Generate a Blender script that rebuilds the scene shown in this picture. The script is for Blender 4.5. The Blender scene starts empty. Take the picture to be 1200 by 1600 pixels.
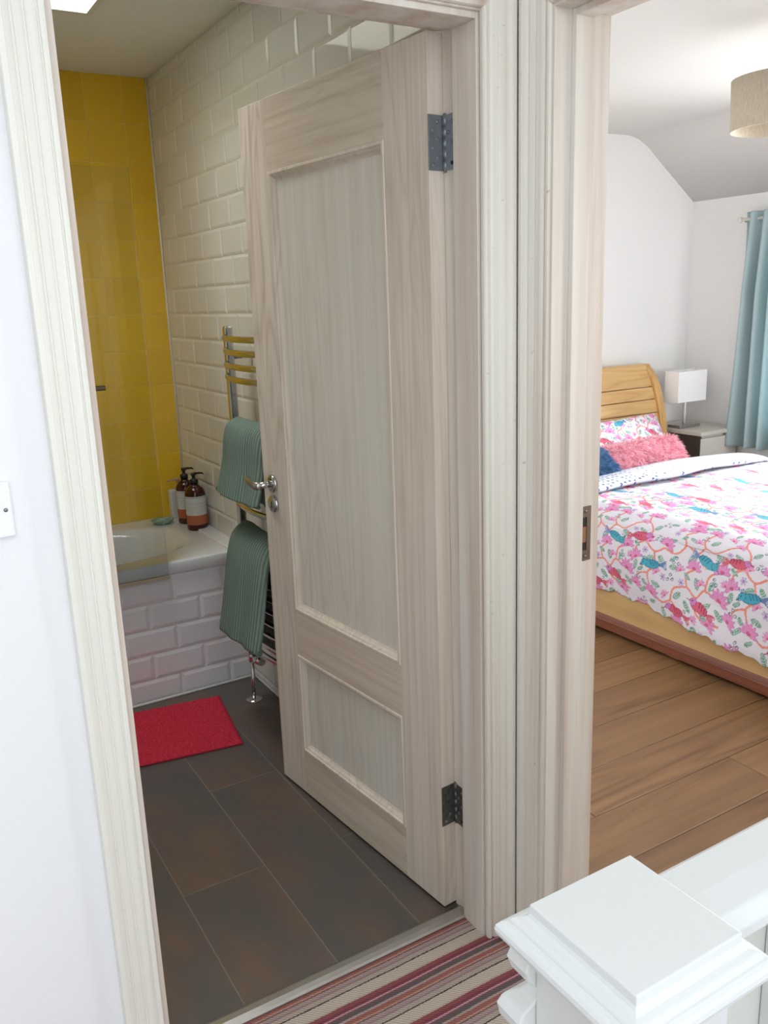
import bpy, math, random
import numpy as np
from mathutils import Vector, Matrix

# ------------------------------------------------------------------ camera
H = 1.484
def cam_basis(yaw, pitch, roll):
    f = Vector((math.sin(yaw)*math.cos(pitch), math.cos(yaw)*math.cos(pitch), -math.sin(pitch)))
    r0 = Vector((math.cos(yaw), -math.sin(yaw), 0)); u0 = r0.cross(f)
    r = math.cos(roll)*r0 + math.sin(roll)*u0
    u = -math.sin(roll)*r0 + math.cos(roll)*u0
    return r, u, f
F_PX = 1343.17
r_, u_, f_ = cam_basis(0.534174559, 0.245535269, -0.0361676282)
cd = bpy.data.cameras.new('camera')
cam = bpy.data.objects.new('camera', cd)
bpy.context.scene.collection.objects.link(cam)
M = Matrix((r_, u_, -f_)).transposed().to_4x4(); M.translation = Vector((0, 0, H))
cam.matrix_world = M
cd.sensor_fit = 'HORIZONTAL'; cd.sensor_width = 36.0; cd.lens = 36.0*F_PX/1200.0
cd.clip_start = 0.02; cd.clip_end = 100
SC = bpy.context.scene
SC.camera = cam
# ------------------------------------------------------------------ world + daylight
W = bpy.data.worlds.new('overcast_sky'); SC.world = W; W.use_nodes = True
bg = W.node_tree.nodes['Background']
bg.inputs['Color'].default_value = (0.86, 0.93, 1.0, 1); bg.inputs['Strength'].default_value = 2.3
def area(name, loc, target, sx, sy, power, col):
    l = bpy.data.lights.new(name, 'AREA'); l.shape = 'RECTANGLE'; l.size = sx; l.size_y = sy
    l.energy = power; l.color = col
    o = bpy.data.objects.new(name, l); SC.collection.objects.link(o); o.location = loc
    o.rotation_euler = (Vector(target)-Vector(loc)).to_track_quat('-Z', 'Y').to_euler()
    return o
area('bathroom_skylight_daylight', (0.43, 2.72, 2.84), (0.43, 2.72, 0), 0.62, 0.6, 15.5, (0.97, 0.99, 1.0))
area('bedroom_window_daylight', (4.72, 2.35, 1.25), (0, 2.35, 0.9), 1.3, 1.15, 162, (0.93, 0.97, 1.0))
area('bedroom_added_fill_light', (3.6, -0.62, 1.35), (3.5, 3.8, 1.2), 1.5, 1.1, 50, (0.95, 0.98, 1.0))  # unseen source, added to brighten the headboard wall from the near side
area('landing_rooflight_daylight', (0.1, -0.1, 2.9), (0.35, 1.0, 0.6), 0.9, 0.9, 3, (0.95, 0.98, 1.0))
# ------------------------------------------------------------------ exposure
SC.view_settings.view_transform = 'Standard'; SC.view_settings.look = 'None'
SC.view_settings.gamma = 1.0; SC.view_settings.use_curve_mapping = False
SC.view_settings.exposure = 0.0
SC.cycles.max_bounces = 10; SC.cycles.diffuse_bounces = 6; SC.cycles.glossy_bounces = 4
SC.cycles.transparent_max_bounces = 8
SC.cycles.caustics_reflective = False; SC.cycles.caustics_refractive = False

C = SC.collection
PI = math.pi
# ------------------------------------------------------------------ material helpers
def lin(c):
    out = []
    for v in c:
        v /= 255.0
        out.append(v/12.92 if v <= 0.04045 else ((v+0.055)/1.055)**2.4)
    return tuple(out)+(1.0,)
class MT:
    def __init__(s, name, rough=0.5, metal=0.0, col=(200, 200, 200), spec=0.5):
        s.m = bpy.data.materials.new(name); s.m.use_nodes = True
        s.t = s.m.node_tree; s.b = s.t.nodes['Principled BSDF']
        s.b.inputs['Roughness'].default_value = rough; s.b.inputs['Metallic'].default_value = metal
        s.b.inputs['Base Color'].default_value = lin(col)
        s.b.inputs['Specular IOR Level'].default_value = spec
        s.co = None
    def n(s, ty, **k):
        nd = s.t.nodes.new(ty)
        for a, v in k.items():
            if a.startswith('i_'): nd.inputs[a[2:].replace('_', ' ')].default_value = v
            else: setattr(nd, a, v)
        return nd
    def l(s, a, b): s.t.links.new(a, b)
    def coord(s, scale=(1, 1, 1), kind='Object', loc=(0, 0, 0)):
        if not s.co: s.co = s.n('ShaderNodeTexCoord')
        mp = s.n('ShaderNodeMapping'); mp.inputs['Scale'].default_value = scale; mp.inputs['Location'].default_value = loc
        s.l(s.co.outputs[kind], mp.inputs['Vector']); return mp.outputs['Vector']
    def noise(s, scale, detail=3, rough=0.5, sc=(1, 1, 1), kind='Object', dist=0.0):
        nd = s.n('ShaderNodeTexNoise'); nd.inputs['Scale'].default_value = scale
        nd.inputs['Detail'].default_value = detail; nd.inputs['Roughness'].default_value = rough
        nd.inputs['Distortion'].default_value = dist
        s.l(s.coord(sc, kind), nd.inputs['Vector']); return nd.outputs['Fac']
    def ramp(s, fac, stops, interp='LINEAR'):
        r = s.n('ShaderNodeValToRGB'); r.color_ramp.interpolation = interp
        e = r.color_ramp.elements
        while len(e) > len(stops): e.remove(e[-1])
        while len(e) < len(stops): e.new(0.5)
        for i, (p, c) in enumerate(stops): e[i].position = p; e[i].color = lin(c)
        s.l(fac, r.inputs['Fac']); return r.outputs['Color']
    def mix(s, fac, a, b, mode='MIX'):
        m = s.n('ShaderNodeMix', data_type='RGBA', blend_type=mode)
        for sock, v in ((m.inputs[0], fac), (m.inputs[6], a), (m.inputs[7], b)):
            if isinstance(v, (int, float)): sock.default_value = v
            elif isinstance(v, tuple): sock.default_value = v if len(v) == 4 else lin(v)
            else: s.l(v, sock)
        return m.outputs[2]
    def math(s, op, a, b=0.0, c=0.0):
        m = s.n('ShaderNodeMath', operation=op)
        for i, v in enumerate((a, b, c)):
            if isinstance(v, (int, float)): m.inputs[i].default_value = v
            else: s.l(v, m.inputs[i])
        return m.outputs[0]
    def rnd(s):
        return s.n('ShaderNodeObjectInfo').outputs['Random']
    def color(s, c): s.l(c, s.b.inputs['Base Color'])
    def bump(s, h, strength=0.3, dist=0.002):
        bp = s.n('ShaderNodeBump'); bp.inputs['Strength'].default_value = strength; bp.inputs['Distance'].default_value = dist
        s.l(h, bp.inputs['Height']); s.l(bp.outputs['Normal'], s.b.inputs['Normal'])
def plain(name, col, rough=0.5, metal=0.0, vary=0.04, nscale=6.0, bump=0.0, bscale=200, spec=0.5):
    t = MT(name, rough, metal, col, spec)
    a = lin(col); d = tuple(max(0, x*(1-2.2*vary)) for x in a[:3])+(1,)
    f = t.noise(nscale, 4)
    t.color(t.mix(f, d, tuple(min(1, x*(1+vary)) for x in a[:3])+(1,)))
    if bump: t.bump(t.noise(bscale, 2), bump, 0.001)
    return t.m
def wood(name, light, dark, grain_axis=2, rough=0.5, scale=1.0, contrast=0.6, knots=0.0, rnd=False):
    """grained wood: fine streaks along the grain plus slow cathedral figure"""
    t = MT(name, rough, 0, light)
    s1 = [70*scale]*3; s1[grain_axis] = 1.6*scale
    s2 = [8*scale]*3; s2[grain_axis] = 0.9*scale
    src = t.n('ShaderNodeTexCoord').outputs['Object']
    if rnd:
        ad = t.n('ShaderNodeVectorMath', operation='MULTIPLY_ADD')
        cb = t.n('ShaderNodeCombineXYZ'); rr = t.rnd()
        for i in range(3): t.l(rr, cb.inputs[i])
        t.l(cb.outputs[0], ad.inputs[0]); ad.inputs[1].default_value = (37, 53, 71); t.l(src, ad.inputs[2]); src = ad.outputs[0]
    def nz(sc, detail, dist=0.0, scale=1.0):
        mp = t.n('ShaderNodeMapping'); mp.inputs['Scale'].default_value = sc; t.l(src, mp.inputs['Vector'])
        nd = t.n('ShaderNodeTexNoise'); nd.inputs['Scale'].default_value = scale; nd.inputs['Detail'].default_value = detail
        nd.inputs['Distortion'].default_value = dist; t.l(mp.outputs[0], nd.inputs['Vector']); return nd.outputs['Fac']
    fine = nz(s1, 3)
    big = nz(s2, 2, 0.6)
    band = t.math('FRACT', t.math('MULTIPLY', big, 11.0))
    band = t.math('ABSOLUTE', t.math('SUBTRACT', band, 0.5))
    band = t.math('MULTIPLY', band, 2.0)
    mask = nz([v*0.35 for v in s2], 1)
    mk = t.n('ShaderNodeMapRange'); mk.inputs['From Min'].default_value = 0.42; mk.inputs['From Max'].default_value = 0.62
    t.l(mask, mk.inputs['Value'])
    fig = t.math('MULTIPLY', t.math('MULTIPLY', t.math('POWER', band, 2.2), mk.outputs[0]), 1.0*contrast)
    st = t.n('ShaderNodeMapRange'); st.inputs['From Min'].default_value = 0.40; st.inputs['From Max'].default_value = 0.75
    t.l(fine, st.inputs['Value'])
    f = t.math('ADD', t.math('MULTIPLY', st.outputs[0], contrast), fig)
    c = t.mix(f, lin(light), lin(dark))
    if knots:
        kn = t.n('ShaderNodeTexVoronoi'); kn.inputs['Scale'].default_value = 1.0
        mp = t.n('ShaderNodeMapping'); sk = [5.0]*3; sk[grain_axis] = 2.2; mp.inputs['Scale'].default_value = sk
        t.l(src, mp.inputs['Vector']); t.l(mp.outputs[0], kn.inputs['Vector'])
        kr = t.n('ShaderNodeMapRange'); kr.inputs['From Min'].default_value = 0.03; kr.inputs['From Max'].default_value = 0.32
        kr.inputs['To Min'].default_value = knots; kr.inputs['To Max'].default_value = 0; t.l(kn.outputs['Distance'], kr.inputs['Value'])
        c = t.mix(t.math('MULTIPLY', kr.outputs[0], t.math('ADD', fine, 0.25)), c, tuple(x*0.35 for x in lin(dark)[:3])+(1,))
    if rnd:
        hv = t.n('ShaderNodeHueSaturation'); t.l(c, hv.inputs['Color'])
        t.l(t.math('MULTIPLY_ADD', rr, 0.22, 0.89), hv.inputs['Value']); c = hv.outputs[0]
    t.color(c); t.bump(fine, 0.12, 0.0006)
    return t.m

# ------------------------------------------------------------------ mesh helpers
class MB:
    def __init__(s): s.v = []; s.f = []; s.sm = []
    def add(s, vs, fs, smooth=False):
        b = len(s.v); s.v += [tuple(v) for v in vs]; s.f += [tuple(i+b for i in f) for f in fs]; s.sm += [smooth]*len(fs); return s
    def box(s, x0, x1, y0, y1, z0, z1):
        return s.add([(x0, y0, z0), (x1, y0, z0), (x1, y1, z0), (x0, y1, z0), (x0, y0, z1), (x1, y0, z1), (x1, y1, z1), (x0, y1, z1)],
                     [(0, 3, 2, 1), (4, 5, 6, 7), (0, 1, 5, 4), (1, 2, 6, 5), (2, 3, 7, 6), (3, 0, 4, 7)])
    def loops(s, rings, closed=True, caps=True, smooth=True):
        """skin a list of equal-length rings"""
        n = len(rings[0]); vs = [p for r in rings for p in r]; fs = []
        m = n if closed else n-1
        for i in range(len(rings)-1):
            for j in range(m):
                k = (j+1) % n
                fs.append((i*n+j, i*n+k, (i+1)*n+k, (i+1)*n+j))
        s.add(vs, fs, smooth)
        if caps and closed:
            b = len(s.v)-len(vs)
            s.f.append(tuple(b+j for j in reversed(range(n)))); s.sm.append(False)
            s.f.append(tuple(b+(len(rings)-1)*n+j for j in range(n))); s.sm.append(False)
        return s
    def lathe(s, prof, c=(0, 0, 0), n=28, axis='z', smooth=True, sy=1.0):
        rings = []
        for r, h in prof:
            ring = []
            for j in range(n):
                a = 2*PI*j/n; p = (r*math.cos(a), r*math.sin(a)*sy, h)
                if axis == 'y': p = (p[0], p[2], -p[1])
                if axis == 'x': p = (p[2], p[0], p[1])
                ring.append((p[0]+c[0], p[1]+c[1], p[2]+c[2]))
            rings.append(ring)
        return s.loops(rings, smooth=smooth)
    def tube(s, pts, r, n=12, sx=1.0, smooth=True, up=(0, 0, 1)):
        rings = []; P = [Vector(p) for p in pts]
        for i, p in enumerate(P):
            d = (P[min(i+1, len(P)-1)]-P[max(i-1, 0)]).normalized()
            a = d.cross(Vector(up)); a = a.normalized() if a.length > 1e-4 else Vector((1, 0, 0))
            b = a.cross(d).normalized(); rr = r[i] if isinstance(r, (list, tuple)) else r
            rings.append([tuple(p+a*math.cos(2*PI*j/n)*rr*sx+b*math.sin(2*PI*j/n)*rr) for j in range(n)])
        return s.loops(rings, smooth=smooth)
    def mesh(s, name, mat=None):
        me = bpy.data.meshes.new(name); me.from_pydata(s.v, [], s.f)
        me.polygons.foreach_set('use_smooth', s.sm)
        if mat: me.materials.append(mat)
        me.validate(); me.update(); return me
    def obj(s, name, mat, parent=None, bevel=0.0, seg=2):
        return link(name, s.mesh(name, mat), parent, bevel, seg)
def link(name, me, parent=None, bevel=0.0, seg=2, loc=None):
    o = bpy.data.objects.new(name, me); C.objects.link(o)
    if parent: o.parent = parent
    if loc: o.location = loc
    if bevel:
        b = o.modifiers.new('bevel', 'BEVEL'); b.width = bevel; b.segments = seg; b.limit_method = 'ANGLE'; b.angle_limit = 0.6
        b.harden_normals = False
    return o
def tag(o, label, cat=None, group=None, kind=None):
    o['label'] = label
    if cat: o['category'] = cat
    if group: o['group'] = group
    if kind: o['kind'] = kind
    return o
def empty(name, loc=(0, 0, 0), rz=0.0):
    o = bpy.data.objects.new(name, None); C.objects.link(o); o.location = loc; o.rotation_euler = (0, 0, rz); o.empty_display_size = 0.05
    return o
def part(o, parent):
    """re-parent an object built in world coordinates under an empty that has a plain location"""
    o.parent = parent; o.matrix_parent_inverse = Matrix.Translation(-Vector(parent.location)); return o
def rbox(x0, x1, y0, y1, z0, z1): return MB().box(x0, x1, y0, y1, z0, z1)

# ------------------------------------------------------------------ materials
WALLW = plain('white_wall_paint', (236, 237, 238), 0.7, vary=0.012, nscale=2.5, bump=0.05, bscale=90)
CEIL = plain('white_ceiling_paint', (240, 239, 234), 0.8, vary=0.01)
BEDW = plain('bedroom_wall_paint', (238, 236, 234), 0.7, vary=0.012, nscale=2)
def painted_trim():
    t = MT('whitewashed_trim', 0.42, 0, (226, 222, 210))
    base = t.ramp(t.noise(1.0, 4, 0.55, (16, 16, 0.5)), [(0.26, (212, 198, 186)), (0.40, (224, 217, 205)), (0.55, (229, 226, 214)), (0.8, (232, 231, 222))])
    sp = t.ramp(t.noise(60, 2, 0.5), [(0.24, (150, 140, 130)), (0.27, (255, 255, 255))])
    t.color(t.mix(0.35, base, t.mix(1.0, base, sp, 'MULTIPLY')))
    t.bump(t.noise(1, 4, 0.5, (120, 120, 4)), 0.15, 0.0008)
    return t.m
TRIM = painted_trim()
def lining_mat():
    t = MT('whitewashed_lining', 0.45, 0, (214, 204, 192))
    t.color(t.ramp(t.noise(1.0, 4, 0.55, (22, 22, 0.8)), [(0.33, (200, 182, 168)), (0.47, (214, 202, 190)), (0.62, (222, 217, 208)), (0.8, (225, 222, 214))]))
    t.bump(t.noise(1, 4, 0.5, (120, 120, 4)), 0.15, 0.0008)
    return t.m
LINING = lining_mat()
TRIMW = plain('white_gloss_trim', (231, 229, 220), 0.35, vary=0.015, nscale=3)
DOORW = wood('whitewashed_pine_upright', (222, 210, 196), (178, 156, 136), 2, 0.5, 1.0, 0.42)
DOORH = wood('whitewashed_pine_level', (214, 200, 182), (166, 142, 119), 0, 0.5, 1.0, 0.46)
DOORP = wood('whitewashed_pine_panel', (219, 214, 203), (194, 179, 163), 2, 0.5, 0.8, 0.36)
DMOLD = wood('whitewashed_pine_moulding', (222, 209, 193), (186, 166, 148), 2, 0.45, 1.2, 0.4)
GLOSSW = plain('newel_gloss_white', (214, 215, 212), 0.25, vary=0.01, nscale=4)
CHROME = plain('chrome', (205, 205, 205), 0.08, 1.0, vary=0.02)
STEEL = plain('zinc_steel', (150, 156, 160), 0.42, 0.75, vary=0.10, nscale=60)
SATIN = plain('satin_nickel', (190, 182, 172), 0.28, 1.0, vary=0.03)
DARKM = plain('dark_hole', (30, 26, 22), 0.6)
BRONZE = plain('strike_plate_bronze', (122, 106, 92), 0.42, 0.8, vary=0.08, nscale=40)
ALU = plain('brushed_aluminium', (186, 184, 180), 0.33, 0.9, vary=0.05, nscale=20)
def tile_mat(name, a, b, rough, spec=0.5, wob=0.0):
    t = MT(name, rough, 0, a, spec)
    t.color(t.mix(t.rnd(), lin(a), lin(b)))
    if wob: t.bump(t.noise(14, 2), wob, 0.002)
    return t.m
TILEW = tile_mat('glossy_white_tile', (218, 217, 208), (226, 225, 218), 0.06, 0.5, 0.12)
TILEP = tile_mat('glossy_panel_tile', (226, 226, 228), (232, 232, 234), 0.10, 0.5, 0.1)
TILEY = tile_mat('yellow_wall_tile', (224, 180, 40), (232, 188, 46), 0.22)
GROUTW = plain('white_grout', (222, 218, 205), 0.85)
GROUTY = plain('yellow_grout', (238, 212, 120), 0.85)
GROUTF = plain('floor_grout', (126, 116, 105), 0.9)
BATHW = plain('bath_acrylic', (226, 228, 228), 0.12, vary=0.01)
SEAL = plain('white_sealant', (238, 238, 234), 0.4, vary=0.01)
def floortile():
    t = MT('slate_look_tile', 0.36, 0, (74, 68, 64))
    r = t.rnd(); cb = t.n('ShaderNodeCombineXYZ'); [t.l(r, cb.inputs[i]) for i in range(3)]
    ad = t.n('ShaderNodeVectorMath', operation='MULTIPLY_ADD'); t.l(cb.outputs[0], ad.inputs[0]); ad.inputs[1].default_value = (31, 17, 5)
    t.l(t.n('ShaderNodeTexCoord').outputs['Object'], ad.inputs[2])
    nd = t.n('ShaderNodeTexNoise'); nd.inputs['Scale'].default_value = 3.2; nd.inputs['Detail'].default_value = 5
    mp = t.n('ShaderNodeMapping'); mp.inputs['Scale'].default_value = (2.2, 1, 1); t.l(ad.outputs[0], mp.inputs['Vector']); t.l(mp.outputs[0], nd.inputs['Vector'])
    t.color(t.ramp(nd.outputs['Fac'], [(0.32, (84, 82, 77)), (0.45, (92, 84, 79)), (0.54, (98, 85, 78)), (0.64, (106, 88, 74)), (0.75, (94, 85, 78))]))
    t.bump(t.noise(50, 3), 0.1, 0.001)
    return t.m
TILEF = floortile()
OAK = wood('oak_laminate', (142, 107, 72), (108, 76, 48), 0, 0.42, 0.45, 0.6, knots=0.5, rnd=True)
BEDPINE = wood('honey_pine_board', (222, 180, 122), (188, 140, 84), 0, 0.4, 0.6, 0.45, knots=0.25)
BEDPINEY = wood('honey_pine_side_rail', (214, 176, 124), (186, 142, 92), 1, 0.42, 0.6, 0.45, knots=0.3)
BEDPINEV = wood('honey_pine_post', (214, 170, 108), (172, 124, 72), 2, 0.4, 0.6, 0.5)
PLINTH = wood('red_stained_plinth', (134, 78, 58), (92, 48, 36), 1, 0.4, 0.6, 0.6)

def carpet_mat():
    t = MT('striped_carpet_pile', 0.95, 0, (150, 130, 115), 0.1)
    co = t.n('ShaderNodeTexCoord'); sep = t.n('ShaderNodeSeparateXYZ'); t.l(co.outputs['Object'], sep.inputs[0])
    nz = t.noise(240, 2, 0.6); nz2 = t.noise(1, 2, 0.5, (5, 2, 2))
    d = t.math('SUBTRACT', 1.472, sep.outputs['Y'])
    d = t.math('ADD', d, t.math('MULTIPLY', t.math('SUBTRACT', nz, 0.5), 0.005))
    d = t.math('ADD', d, t.math('MULTIPLY', t.math('SUBTRACT', nz2, 0.5), 0.006))
    fr = t.math('FRACT', t.math('DIVIDE', t.math('ADD', d, 0.117*20-0.046), 0.117))
    P = [(0.0, (58, 48, 42)), (0.026, (188, 172, 156)), (0.24, (178, 158, 144)), (0.28, (128, 64, 64)), (0.36, (112, 52, 64)),
         (0.43, (184, 134, 138)), (0.465, (112, 66, 76)), (0.50, (84, 74, 74)), (0.585, (158, 138, 132)), (0.63, (144, 82, 76)),
         (0.72, (172, 126, 112)), (0.76, (88, 70, 62)), (0.785, (158, 130, 128)), (0.86, (140, 112, 114)), (0.90, (166, 150, 136))]
    base = t.ramp(fr, P, 'CONSTANT')
    tw = t.n('ShaderNodeTexWave'); tw.wave_type = 'BANDS'; tw.bands_direction = 'DIAGONAL'; tw.inputs['Scale'].default_value = 75
    tw.inputs['Distortion'].default_value = 1.0; t.l(co.outputs['Object'], tw.inputs['Vector'])
    c = t.mix(0.55, base, t.mix(1.0, base, t.ramp(tw.outputs['Fac'], [(0.1, (150, 150, 150)), (0.6, (255, 255, 255))]), 'MULTIPLY'))
    c = t.mix(0.4, c, t.mix(1.0, c, t.ramp(t.noise(420, 2), [(0.3, (150, 150, 150)), (0.65, (255, 255, 255))]), 'MULTIPLY'))
    gm = t.n('ShaderNodeGamma'); gm.inputs['Gamma'].default_value = 0.80; t.l(c, gm.inputs['Color']); c = gm.outputs[0]
    t.color(c)
    rows = t.n('ShaderNodeTexWave'); rows.wave_type = 'BANDS'; rows.bands_direction = 'Y'; rows.inputs['Scale'].default_value = 27
    t.l(co.outputs['Object'], rows.inputs['Vector'])
    t.bump(t.math('ADD', t.math('MULTIPLY', rows.outputs['Fac'], .25), t.math('MULTIPLY', nz, 1.2)), 0.5, 0.003)
    return t.m
CARPET = carpet_mat()

# ------------------------------------------------------------------ structure
CZ = 2.385      # landing and bathroom ceiling
XW = 1.155      # landing face of bedroom partition
OP0, OP1, OPZ = 0.297, 1.07, 1.982     # bathroom doorway
BY0, BY1, BZ = 0.52, 1.285, 1.972      # bedroom doorway (along Y)
b = MB()
b.box(-1.7, OP0-0.02, 1.39, 1.52, 0, CZ); b.box(OP1+0.02, XW, 1.39, 1.52, 0, CZ); b.box(OP0-0.02, OP1+0.02, 1.39, 1.52, OPZ+0.02, CZ)
tag(b.obj('wall_front', WALLW), 'plain white landing wall that holds the bathroom doorway', kind='structure')
b = MB()
b.box(XW, 1.285, -1.6, BY0-0.02, 0, CZ); b.box(XW, 1.285, BY1+0.02, 1.52, 0, CZ); b.box(XW, 1.285, BY0-0.02, BY1+0.02, BZ+0.02, CZ)
b.box(1.19, 1.285, 1.52, 3.80, 0, CZ)
wr = tag(b.obj('wall_right', WALLW), 'partition wall between landing, bathroom and bedroom', kind='structure')
tag(rbox(-1.82, -1.7, -1.6, 1.52, 0, CZ).obj('wall_left', WALLW), 'white landing wall left of the camera', kind='structure')
fc = tag(rbox(-1.7, XW+0.13, -1.6, 1.472, -0.03, 0.0).obj('floor', CARPET), 'landing floor under striped red, beige and charcoal carpet', kind='structure')
bb = tag(rbox(-1.7, OP0-0.08, 1.374, 1.39, 0, 0.12).obj('baseboard_left', TRIMW, bevel=0.003), 'white skirting board on the landing wall', kind='structure')
# landing ceiling with a roof-light opening above the stair
b = MB(); b.box(-1.82, XW+0.13, 0.55, 1.52, CZ, CZ+0.1); b.box(-1.82, -1.0, -1.6, 0.55, CZ, CZ+0.1); b.box(0.75, XW+0.13, -1.6, 0.55, CZ, CZ+0.1)
tag(b.obj('ceiling', CEIL), 'white landing ceiling open to the roof light', kind='structure')

# --- bathroom shell
BX0 = -0.55
tag(rbox(BX0-0.1, BX0, 1.52, 3.9, 0, CZ).obj('wall_left', WALLW), 'white bathroom wall on the hidden left side', kind='structure')
wf = tag(rbox(BX0-0.1, 1.19, 3.7815, 3.9, 0, CZ).obj('wall_far', GROUTY), 'yellow tiled bathroom wall behind the bath', kind='structure')
SX0, SX1, SY0, SY1 = 0.08, 0.78, 2.38, 3.05
b = MB(); b.box(BX0-0.1, SX0-.02, 1.52, 3.9, CZ, CZ+0.08); b.box(SX1+.02, 1.285, 1.52, 3.9, CZ, CZ+0.08)
b.box(SX0-.02, SX1+.02, 1.52, SY0-.02, CZ, CZ+0.08); b.box(SX0-.02, SX1+.02, SY1+.02, 3.9, CZ, CZ+0.08)
tag(b.obj('ceiling', CEIL), 'cream bathroom ceiling around the skylight opening', kind='structure')
win = empty('window_1', (0.43, 2.72, CZ)); tag(win, 'white lined skylight well in the bathroom ceiling', kind='structure')
b = MB(); t_ = 0.02
b.box(SX0-t_, SX0, SY0-t_, SY1+t_, CZ-0.002, 2.95); b.box(SX1, SX1+t_, SY0-t_, SY1+t_, CZ-0.002, 2.95)
b.box(SX0, SX1, SY0-t_, SY0, CZ-0.002, 2.95); b.box(SX0, SX1, SY1, SY1+t_, CZ-0.002, 2.95)
part(b.obj('window_reveal', TRIMW), win)
b = MB()
for (x0, x1, y0, y1) in ((SX0, SX1, SY0, SY0+.04), (SX0, SX1, SY1-.04, SY1), (SX0, SX0+.04, SY0+.04, SY1-.04), (SX1-.04, SX1, SY0+.04, SY1-.04)):
    b.box(x0, x1, y0, y1, 2.88, 2.93)
part(b.obj('window_frame', TRIMW, bevel=0.003), win)
def glass_mat(name, tint, refl=0.08):
    m = bpy.data.materials.new(name); m.use_nodes = True; t = m.node_tree; t.nodes.clear()
    o = t.nodes.new('ShaderNodeOutputMaterial'); tr = t.nodes.new('ShaderNodeBsdfTransparent'); gl = t.nodes.new('ShaderNodeBsdfGlossy')
    gl.inputs['Roughness'].default_value = 0.02; tr.inputs['Color'].default_value = tint
    fr = t.nodes.new('ShaderNodeFresnel'); fr.inputs['IOR'].default_value = 1.45
    mx = t.nodes.new('ShaderNodeMixShader'); t.links.new(fr.outputs[0], mx.inputs[0]); t.links.new(tr.outputs[0], mx.inputs[1]); t.links.new(gl.outputs[0], mx.inputs[2])
    t.links.new(mx.outputs[0], o.inputs['Surface']); return m
GLASS = glass_mat('clear_glass', (0.97, 0.98, 0.97, 1))
SGLASS = glass_mat('screen_glass', (0.965, 0.975, 0.97, 1))
part(rbox(SX0+.04, SX1-.04, SY0+.04, SY1-.04, 2.9, 2.906).obj('pane', GLASS), win)

# white bevelled wall tiles on the right bathroom wall (X = 1.18), pitch 0.2 x 0.1007
def bev_tile(name, w, h, t, inset, mat, axis, kb=.35):
    """raised bevelled tile, local origin at lower-left-back; axis 'x' faces -X (w along Y), 'y' faces -Y (w along X), 'z' faces up"""
    vs = [(0, 0, 0), (w, 0, 0), (w, 0, h), (0, 0, h), (0, -t*kb, 0), (w, -t*kb, 0), (w, -t*kb, h), (0, -t*kb, h),
          (inset, -t, inset), (w-inset, -t, inset), (w-inset, -t, h-inset), (inset, -t, h-inset)]
    fs = [(0, 1, 5, 4), (1, 2, 6, 5), (2, 3, 7, 6), (3, 0, 4, 7), (4, 5, 9, 8), (5, 6, 10, 9), (6, 7, 11, 10), (7, 4, 8, 11), (8, 9, 10, 11)]
    if axis == 'x': vs = [(v[1], -v[0], v[2]) for v in vs]        # w runs to -Y
    if axis == 'z': vs = [(v[0], v[2], -v[1]) for v in vs]; 
    return MB().add(vs, fs).mesh(name, mat)
RP = 0.1007; G = 0.002
tm = bev_tile('tile', 0.2-G, RP-G, 0.010, 0.011, TILEW, 'x')
cache = {}
def wall_tile(y_hi, z_lo, w, h):
    k = (round(w, 3), round(h, 3))
    if k not in cache: cache[k] = bev_tile('tile', w-G, h-G, 0.010, min(0.010, w*.2), TILEW, 'x', .74)
    link('tile', cache[k], wr, loc=(1.19, y_hi-G/2, z_lo+G/2))
row = 0
z = 0.838-8*RP     # = 0.0324
zz = [0.0]+[z+i*RP for i in range(0, 24) if z+i*RP < CZ-0.01]+[CZ]
for i in range(len(zz)-1):
    z0, z1 = zz[i], zz[i+1]
    if z1-z0 < 0.02: continue
    y = 3.78-(0.1 if i % 2 else 0.0)
    if i % 2: wall_tile(3.78, z0, 0.1, z1-z0)
    while y > 1.75:
        wall_tile(y, z0, 0.2, z1-z0); y -= 0.2
tag(rbox(1.1835, 1.1905, 1.53, 3.79, 0, CZ).obj('wall_right', GROUTW), 'white grout bed behind the bathroom wall tiles', kind='structure')

# yellow tiles on far wall
cy = {}
def ytile(x0, z0, w, h):
    k = (round(w, 3), round(h, 3))
    if k not in cy: cy[k] = bev_tile('tile', w-G, h-G, 0.0098, 0.0012, TILEY, 'y', .93)
    link('tile', cy[k], wf, loc=(x0+G/2, 3.79, z0+G/2))
yz = [0.53, 0.686]+[0.838+0.1518*k for k in range(0, 11)]
yz = [z for z in yz if z < CZ-0.03]+[CZ]
xb = [1.18, 1.073, 0.921, 0.769, 0.617, 0.465, 0.313, 0.161]
for i in range(len(yz)-1):
    for j in range(len(xb)-1):
        ytile(xb[j+1], yz[i], xb[j]-xb[j+1], yz[i+1]-yz[i])
link('corner_bead', MB().tube([(1.1775, 3.7795, .55), (1.1775, 3.7795, CZ)], .0035, 8).mesh('corner_bead', SEAL), wf)
# bathroom floor tiles
bf = tag(rbox(BX0, 1.19, 1.472, 3.8, -0.04, -0.0008).obj('floor', GROUTF), 'bathroom floor of long dark slate tiles', kind='structure')
cf = {}
cols = [1.183, 0.955, 0.727, 0.499, 0.271, 0.043, -0.185, -0.413]
for j in range(len(cols)-1):
    x0, x1 = cols[j+1], cols[j]
    st = 2.825 if j % 2 == 0 else 2.36
    if j == 2: st = 1.931
    cuts = sorted([c for c in [st-0.9*2, st-0.9, st, st+0.9, st+1.8] if 1.50 < c < 3.75]+[1.475, 3.79])
    for a, c in zip(cuts[:-1], cuts[1:]):
        k = (round(x1-x0, 3), round(c-a, 3))
        if k not in cf: cf[k] = bev_tile('tile', k[0]-G, k[1]-G, 0.0035, 0.0012, TILEF, 'z')
        link('tile', cf[k], bf, loc=(x0+G/2, a+G/2, -0.0035))

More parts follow.
